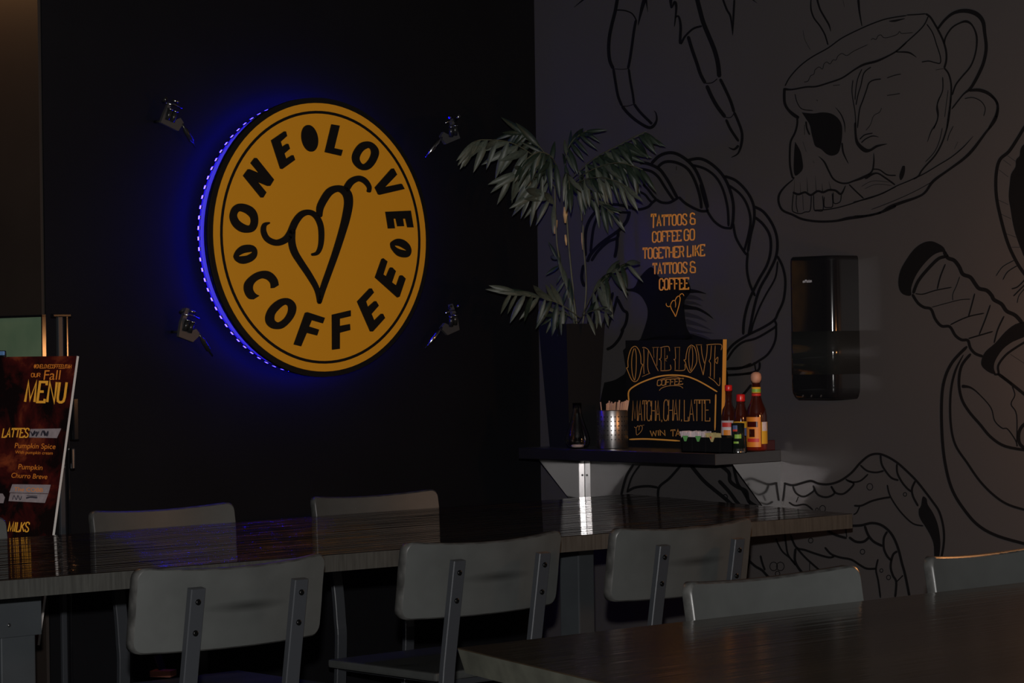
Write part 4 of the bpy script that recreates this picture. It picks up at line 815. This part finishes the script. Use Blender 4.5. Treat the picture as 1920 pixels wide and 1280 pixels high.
DP = lambda x, y: onX(x, y, -DD-.0006)
fonttext('brand_lettering', 'enMotion', (1505, 530), (1522, 529), (1505, 524), M['white_print'], dsp, DP)
for i, px in enumerate((1506, 1522, 1540)):
    p = onX(px, 742, -DD*.97); B().box((p.x-.001, p.y, p.z), (.003, .003, .006), rot=Matrix.Rotation(R_(30), 4, 'X'), bev=.0008).obj('vent_slot', M['machined_dull'], dsp)

# ================================================================== CHAIRS
CW, TOPZ, SEATZ = .392, .795, .415
def make_chair():
    """local: faces +y, back at y=0"""
    r = bpy.data.objects.new('dining_chair', None); col.objects.link(r)
    # curved backrest
    b = B(); nx = 16; Hb = .138; th = .021
    def pt(u, v, side):
        x = (u-.5)*CW; z = TOPZ-Hb+v*Hb; curve = -.026*(1-(2*u-1)**2)
        yb = -.020-(z-(TOPZ-Hb))*.16
        zc = z+(.010*(2*u-1)**2*(1 if v > .5 else .3))
        return Vector((x, yb+curve+side*th, zc))
    rr = .018; bv = .0028; zs = [0, rr*.08, rr*.3, rr*.62, rr]+[rr+(Hb-2*rr)*k/5 for k in range(1, 5)]+[Hb-rr, Hb-rr*.62, Hb-rr*.3, Hb-rr*.08, Hb]
    def half(z):
        d = max(rr-z, z-(Hb-rr), 0); return CW/2-(rr-math.sqrt(max(rr*rr-d*d, 0)))
    def grid(side, ins):
        rows = []
        for z in zs:
            hw = half(z)-ins; zz = Hb/2+(z-Hb/2)*(1-ins/(Hb/2))
            rows.append([pt(((CW/2+hw*(2*k/nx-1)))/CW, zz/Hb, side) for k in range(nx+1)])
        return rows
    def per(rows): return rows[0][:]+[r_[-1] for r_ in rows[1:-1]]+rows[-1][::-1]+[r_[0] for r_ in rows[-2:0:-1]]
    for side in (0, 1):
        g_ = [[b.bm.verts.new(p) for p in r_] for r_ in grid(side, bv)]
        for i in range(len(g_)-1):
            for k in range(nx): f = b.bm.faces.new((g_[i][k], g_[i][k+1], g_[i+1][k+1], g_[i+1][k])); f.smooth = True
    L = [[b.bm.verts.new(p) for p in per(grid(sd, ins))] for sd, ins in ((0, bv), (bv/th, 0), (1-bv/th, 0), (1, bv))]; n = len(L[0])
    for i in range(3):
        for k in range(n): f = b.bm.faces.new((L[i][k], L[i][(k+1) % n], L[i+1][(k+1) % n], L[i+1][k])); f.smooth = True; f.material_index = 1
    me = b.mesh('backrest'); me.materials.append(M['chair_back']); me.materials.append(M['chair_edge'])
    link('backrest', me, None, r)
    # seat
    b = B(); b.box((0, .205, SEATZ-.011), (.365, .40, .020), bev=.006); b.obj('seat', M['chair_paint'], r)
    # back posts with bolts; each runs on as a rear leg
    for s in (-1, 1):
        X = s*.107; path = [(-.084, .768), (-.055, .60), (-.047, .545), (-.043, .50), (-.040, .44), (-.055, .25), (-.090, .012)]
        path = [(y+.002, z) for y, z in path]; path = [tuple(q) for q in smooth(path, 4)]
        b = B(); w_, d_ = .0145, .007; rings = []
        for i, (y, z) in enumerate(path):
            y0, z0 = path[max(i-1, 0)]; y1, z1 = path[min(i+1, len(path)-1)]; t = Vector((0, y1-y0, z1-z0)).normalized(); nrm = Vector((0, t.z, -t.y))
            p = Vector((X, y, z)); ch = .0016
            rings.append([b.bm.verts.new(p+Vector((a, 0, 0))+nrm*c_) for a, c_ in ((-w_, -d_+ch), (-w_+ch, -d_), (w_-ch, -d_), (w_, -d_+ch), (w_, d_-ch), (w_-ch, d_), (-w_+ch, d_), (-w_, d_-ch))])
        for i in range(len(rings)-1):
            for k in range(8): b.bm.faces.new((rings[i][k], rings[i][(k+1) % 8], rings[i+1][(k+1) % 8], rings[i+1][k]))
        b.bm.faces.new(rings[0]); b.bm.faces.new(rings[-1][::-1])
        po = b.obj('back_post', M['chair_metal'], r)
        for zz in (.745, .693):
            yb = -.0055-.084+(.768-zz)*.172
            b = B(); b.lathe([(.0052, 0), (.0052, .0016), (.0040, .0028), (.0022, .0032), (.0005, .0018)], (0, 0, 0), 12)
            me = b.mesh('bolt'); me.transform(Matrix.Translation((X, yb, zz)) @ Matrix.Rotation(R_(90), 4, 'X')); link('bolt', me, M['bolt'], po)
        B().prism([Vector((X-.012, .375, SEATZ-.022)), Vector((X-.012, .392, SEATZ-.022)), Vector((X-.012, .410, .0)), Vector((X-.012, .395, .0))], (.024, 0, 0)).obj('front_leg', M['chair_metal'], r)
        B().box((X, .165, SEATZ-.030), (.022, .42, .014), bev=.002).obj('seat_rail', M['chair_metal'], r)
    B().box((0, .375, SEATZ-.031), (.23, .012, .016), bev=.002).obj('cross_rail', M['chair_metal'], r)
    B().box((0, -.052, .20), (.20, .012, .018), bev=.002).obj('stretcher', M['chair_metal'], r)
    return r
def copy_tree(o, parent=None):
    c = o.copy(); col.objects.link(c)
    if parent is not None: c.parent = parent
    for ch in list(o.children): copy_tree(ch, c)
    return c
chair0 = make_chair(); first = True
def place(x, y, rz, label, group='grey cafe chairs around the tables'):
    global first
    r = chair0 if first else copy_tree(chair0)
    r.location = (x, y, 0); r.rotation_euler = (0, 0, rz)
    tag(r, label, 'chair', group); first = False; return r
jobs = []
def chair_at(pxl, pxr, py, face, Yt=None):
    """find (x, y): the backrest top corners (z=TOPZ) seen at pxl and pxr"""
    best = None
    for i in range(400):
        Y = -.1-i*.01 if Yt is None else Yt
        a, b_ = onY(pxl, py, Y), onY(pxr, py, Y)
        e_ = abs((a-b_).length-CW)
        if best is None or e_ < best[0]: best = (e_, (a.x+b_.x)/2, Y)
        if Yt is not None: break
    return best[1], best[2]
k = .875
yA = -2.0*k+.02
xA, _ = chair_at(262, 612, 1062, 1, yA); xB, _ = chair_at(768, 1054, 1020, 1, -1.90*k); xC, _ = chair_at(1156, 1415, 985, 1, -1.97*k)
# near row, facing the wall (+y)
place(xA, yA+.045, 0, 'grey cafe chair seen from behind at the long table, leftmost of the near row')
place(xB, -1.90*k+.045, 0, 'grey cafe chair seen from behind, middle of the near row at the long table')
place(xC, -1.97*k+.045, 0, 'grey cafe chair seen from behind, rightmost of the near row at the long table')
xa, _ = chair_at(174, 422, 965, -1, -.36); xb, _ = chair_at(576, 816, 940, -1, -.36); xz, _ = chair_at(-266, -32, 985, -1, -.36)
place(xa, -.40, math.pi, 'grey cafe chair on the far side of the long table, nearest the menu board')
place(xb, -.40, math.pi, 'grey cafe chair on the far side of the long table, below the round sign')
place(xz, -.40, math.pi, 'grey cafe chair on the far side of the long table, cut off by left edge')
yR = -2.95*k
xr, _ = chair_at(1272, 1600, 1100, -1, yR); xq = xr+(onY(1727, 1100, yR).x-onY(1272, 1100, yR).x)
place(xr, yR-.04, math.pi, 'grey cafe chair facing the front table, its back seen left of the paler one')
place(xq, yR-.04, math.pi, 'grey cafe chair facing the front table, cut off by right edge')

# ================================================================== TABLES
TZ, TT = .76, .034
def slab(t, quad, m_top, m_edge, under=.0):
    b = B(); top = [Vector((x, y, TZ)) for x, y in quad]; c = sum(top, Vector())/4
    low = [Vector((x, y, TZ-TT))+(c-Vector((x, y, TZ))).normalized()*under for x, y in quad]
    b2 = B(); b2.prism([Vector((p.x, p.y, TZ-.0015)) for p in top], (0, 0, .0015)); b2.obj('table_top', m_top, t)
    V = [b.bm.verts.new(Vector((p.x, p.y, TZ-.0016))) for p in top]; L = [b.bm.verts.new(p) for p in low]
    b.bm.faces.new(V); b.bm.faces.new(L[::-1])
    for i in range(4): b.bm.faces.new((V[i], L[i], L[(i+1) % 4], V[(i+1) % 4]))
    b.obj('table_edge', m_edge, t)
p1, p2 = onZ(1598, 962.6, TZ), onZ(1179, 925.8, TZ)
n0 = onZ(0, 1087.3, TZ); f0 = onZ(0, 1010, TZ)
ext = lambda a, b_, t: b_+(a-b_)*t
q = [ext(n0, p1, 1.35), p1, p2, ext(f0, p2, 1.35)]
lt = root('long_table', (-1.6, -.85, 0), 'long dark lacquered table with grey edge running below the round sign', 'table')
slab(lt, [(v.x, v.y) for v in q], M['table_top'], M['table_edge'])
def leg_col(t, c, s, rho, name='leg'):
    o = B().box((c[0], c[1], (TZ-TT)/2-.0), (s, s, TZ-TT-.001), rot=rho, bev=.003).obj(name, M['table_leg'], t)
    B().box((c[0], c[1], TZ-TT-.012), (s*1.5, s*1.5, .012), rot=rho, bev=.002).obj('mounting_plate', M['table_leg'], o)
    B().box((c[0], c[1], .008), (s*2.6, s*2.6, .016), rot=rho, bev=.003).obj('foot_plate', M['table_leg'], o)
    return o
pl_ = onY(1082, 1100, -1.06); leg_col(lt, (pl_.x, pl_.y), .056, R_(8))
pa = onY(14, 1160, -1.02); lg = leg_col(lt, (pa.x, pa.y), .075, 0)
B().box((pa.x-.01, pa.y-.045, TZ-TT-.05), (.11, .006, .096), bev=.001).obj('gusset_plate', M['table_leg'], lg)
for dz in (-.012, -.075):
    p = Vector((onY(17, 1160, pa.y-.048).x, pa.y-.048, TZ-TT+dz)); B().tube([p, p+Vector((0, -.0025, 0))], [.004, .0025], 8).obj('rivet', M['machined'], lg)
# front table
a_, b_, c_ = onZ(858, 1214, TZ), onZ(1130, 1279, TZ), onZ(1920, 1091, TZ)
dl = (b_-a_); dn = (c_-a_)
q2 = [a_+dl*2.0, a_+dl*2.0+dn*1.5, a_+dn*1.5, a_]
ft = root('front_table', (a_.x+.6, a_.y-.4, 0), 'brown lacquered table with pale wood edge in the lower right foreground', 'table')
slab(ft, [(v.x, v.y) for v in q2], M['front_top'], M['front_edge'], .010)
cq = sum(q2, Vector())/4; cq = a_+dl*1.45+dn*.8; leg_col(ft, (cq.x, cq.y), .07, 0)

# ================================================================== MENU BOARD ON ITS STAND
hdir = Vector((math.cos(R_(101.5)), math.sin(R_(101.5)), 0)); ndir = Vector((-hdir.y, hdir.x, 0)); 
if ndir.dot(CAM-Vector((-2, -.5, 0))) < 0: ndir = -ndir
P0 = onY(98, 1003, -.24)
# lean so that the right edge follows (98,1003)-(143.5,667)
ldir = None; bestl = None
for i in range(200):
    th_ = i*.002; l_ = (Vector((0, 0, 1))-ndir*th_).normalized(); N_ = hdir.cross(l_)
    q_ = onP(143.5, 667, P0, N_); d_ = abs((q_-P0).dot(hdir))
    if bestl is None or d_ < bestl[0]: bestl = (d_, l_, N_, q_)
_, ldir, NM, Ptop = bestl
if NM.dot(ndir) < 0: NM = -NM
Hm = (Ptop-P0).dot(ldir)
mb = root('menu_board', (P0.x, P0.y, 0), 'leaning autumn menu board with gold lettering on dark red leaf print', 'menu board')
mwid = .48; low = -.25
c0 = P0+ldir*low; c1 = P0+hdir*mwid+ldir*low; c2 = P0+hdir*mwid+ldir*Hm; c3 = P0+ldir*Hm
B().prism([c0, c1, c2, c3], -NM*.005).obj('panel', M['menu'], mb)
ed = -hdir*.0004
B().prism([c0+ed, c3+ed, c3+ed-NM*.006, c0+ed-NM*.006], -hdir*.0012).obj('foam_edge', M['menu_side'], mb)
MP = lambda x, y: onP(x, y, P0+NM*.0008, NM); MP2 = lambda x, y: onP(x, y, P0+NM*.0016, NM)
words('menu_heading', [('MENU', (47, 753), (120, 754), (52, 715.5), 4.6)], M['menu_gold'], mb, MP, 3.4, .42)
words('menu_handle', [('@ONELOVECOFFEEUTAH', (63.5, 690), (133, 690.5), (64.5, 683), .9), ('OUR', (58.5, 706.5), (75, 706.5), (59, 699.5), 1.2)], M['menu_amber'], mb, MP, .9, .25)
fonttext('menu_season', 'Fall', (79.5, 712), (112, 711.5), (82, 693), M['menu_amber'], mb, MP)
words('menu_sections', [('LATTES', (4, 819.5), (52, 819.5), (7, 803), 2.2), ('MILKS', (15, 996), (53, 996.5), (17.5, 978.5), 2.1)], M['menu_gold'], mb, MP, 2.1, .3)
fonttext('menu_item', 'Pumpkin Spice', (26.5, 839.5), (103.5, 841.5), (28, 829.5), M['menu_amber'], mb, MP)
fonttext('menu_item', 'With pumpkin cream', (28, 850), (98.5, 852), (29, 844), M['menu_amber'], mb, MP)
fonttext('menu_item', 'Pumpkin', (33, 879), (79, 881), (34.5, 869), M['menu_amber'], mb, MP)
fonttext('menu_item', 'Churro Breve', (20, 895), (88, 898), (22, 885.5), M['menu_amber'], mb, MP)
def quad_on(name, pts, m, parent, pl, th=.0004):
    return B().prism([pl(*p) for p in pts], -NM*th).obj(name, m, parent)
quad_on('tape_strip', [(57, 804), (114.5, 803), (106.5, 821), (54.5, 820)], M['tape'], mb, MP)
quad_on('tape_strip', [(23, 907.5), (95, 908.5), (90.5, 925), (17.5, 923)], M['tape'], mb, MP)
quad_on('tape_strip', [(19, 924), (90, 926), (84, 942.5), (16, 939)], M['tape'], mb, MP)
quad_on('tape_strip', [(-20, 924), (5, 925), (9, 932), (6, 943), (-20, 942)], M['tape'], mb, MP)
strokes('marker_scribble', [(0, 785, 10.67, [(26, [(610, 250), (660, 330), (700, 240), (640, 340), (740, 260), (720, 350), (780, 250)]), (30, [(820, 340), (860, 240), (900, 340), (880, 240), (940, 340), (960, 250), (920, 330)])]),
 (0, 890, 9.84, [(14, [(230, 460), (260, 380), (300, 460), (330, 380), (370, 460), (400, 390)]), (30, [(480, 430), (560, 410), (690, 420)]), (20, [(490, 380), (690, 390)])])], M['scribble'], mb, MP2)
fonttext('menu_item', 'The COBB', (26, 920), (80, 922), (27, 912.5), M['menu_amber'], mb, MP2)
# stand behind the board
sx_ = onY(112, 640, -.10)
stn = root('sign_stand', (sx_.x, -.10, 0), 'slim grey metal stand with square post behind the menu board', 'stand')
zt_ = onY(112, 588, -.10).z
B().box((sx_.x, -.10, zt_/2), (.014, .010, zt_-.004), bev=.002).obj('post', M['chair_metal'], stn)
B().box((sx_.x+.022, -.094, zt_/2), (.005, .010, zt_-.004), bev=.001).obj('rail', M['plastic'], stn)
B().box((sx_.x+.004, -.10, zt_-.004), (.05, .014, .008), bev=.002).obj('cap', M['plastic'], stn)
zc_ = onY(128, 860, -.10).z
B().box((sx_.x+.024, -.108, zc_), (.010, .012, .05), bev=.003).obj('clamp', M['machined'], stn)
B().box((sx_.x+.036, -.10, onY(144, 785, -.10).z), (.016, .02, .10), bev=.003).obj('holder', M['plastic'], stn)
B().box((sx_.x, -.10, .01), (.20, .16, .018), bev=.004).obj('base', M['plastic'], stn)

# green picture on the brown return wall, blue clip in front of the menu top
RX = WALLX-.010
g0, g1 = onX(78, 594, RX), onX(78, 664, RX); yb_ = g0.y+.45
gp = root('wall_picture', (RX, g0.y+.2, g1.z-.12), 'blurry green picture of round shapes on the brown wall behind the menu', 'picture')
B().prism([Vector((RX, g0.y, g0.z)), Vector((RX, yb_, g0.z)), Vector((RX, yb_, g0.z-.2)), Vector((RX, g0.y, g0.z-.2))], (.006, 0, 0)).obj('print', M['green'], gp)
B().box((RX+.003, g0.y-.003, g0.z-.1), (.010, .005, .206)).obj('frame', M['plastic'], gp)
B().box((RX+.003, g0.y+.222, g0.z+.003), (.010, .455, .005)).obj('frame', M['plastic'], gp)
bc = MP(3, 664)
cl = root('binder_clip', bc, 'blue and black clip at the top of the menu board', 'clip')
B().box(bc+NM*.004, (.030, .012, .016), rot=R_(101.5), bev=.003).obj('clip_body', M['plastic'], cl)
qb = onP(2, 662, bc+NM*.014, NM); B().box(qb, (.022, .005, .010), rot=R_(101.5), bev=.002).obj('blue_tab', M['blue_card'], cl)

# small pink box on the seat of the far left chair
bb = onZ(306, 1268, SEATZ+.002)
bx = root('card_box', bb, 'small open pink card box lying on a far chair seat', 'box')
B().box(bb+Vector((0, 0, .008)), (.040, .050, .014), rot=R_(35), bev=.001).obj('base', M['pink'], bx)
B().box(bb+Vector((.006, .020, .028)), (.040, .003, .040), rot=Matrix.Rotation(R_(35), 4, 'Z') @ Matrix.Rotation(R_(-20), 4, 'X'), bev=.0006).obj('lid', M['box_dark'], bx)
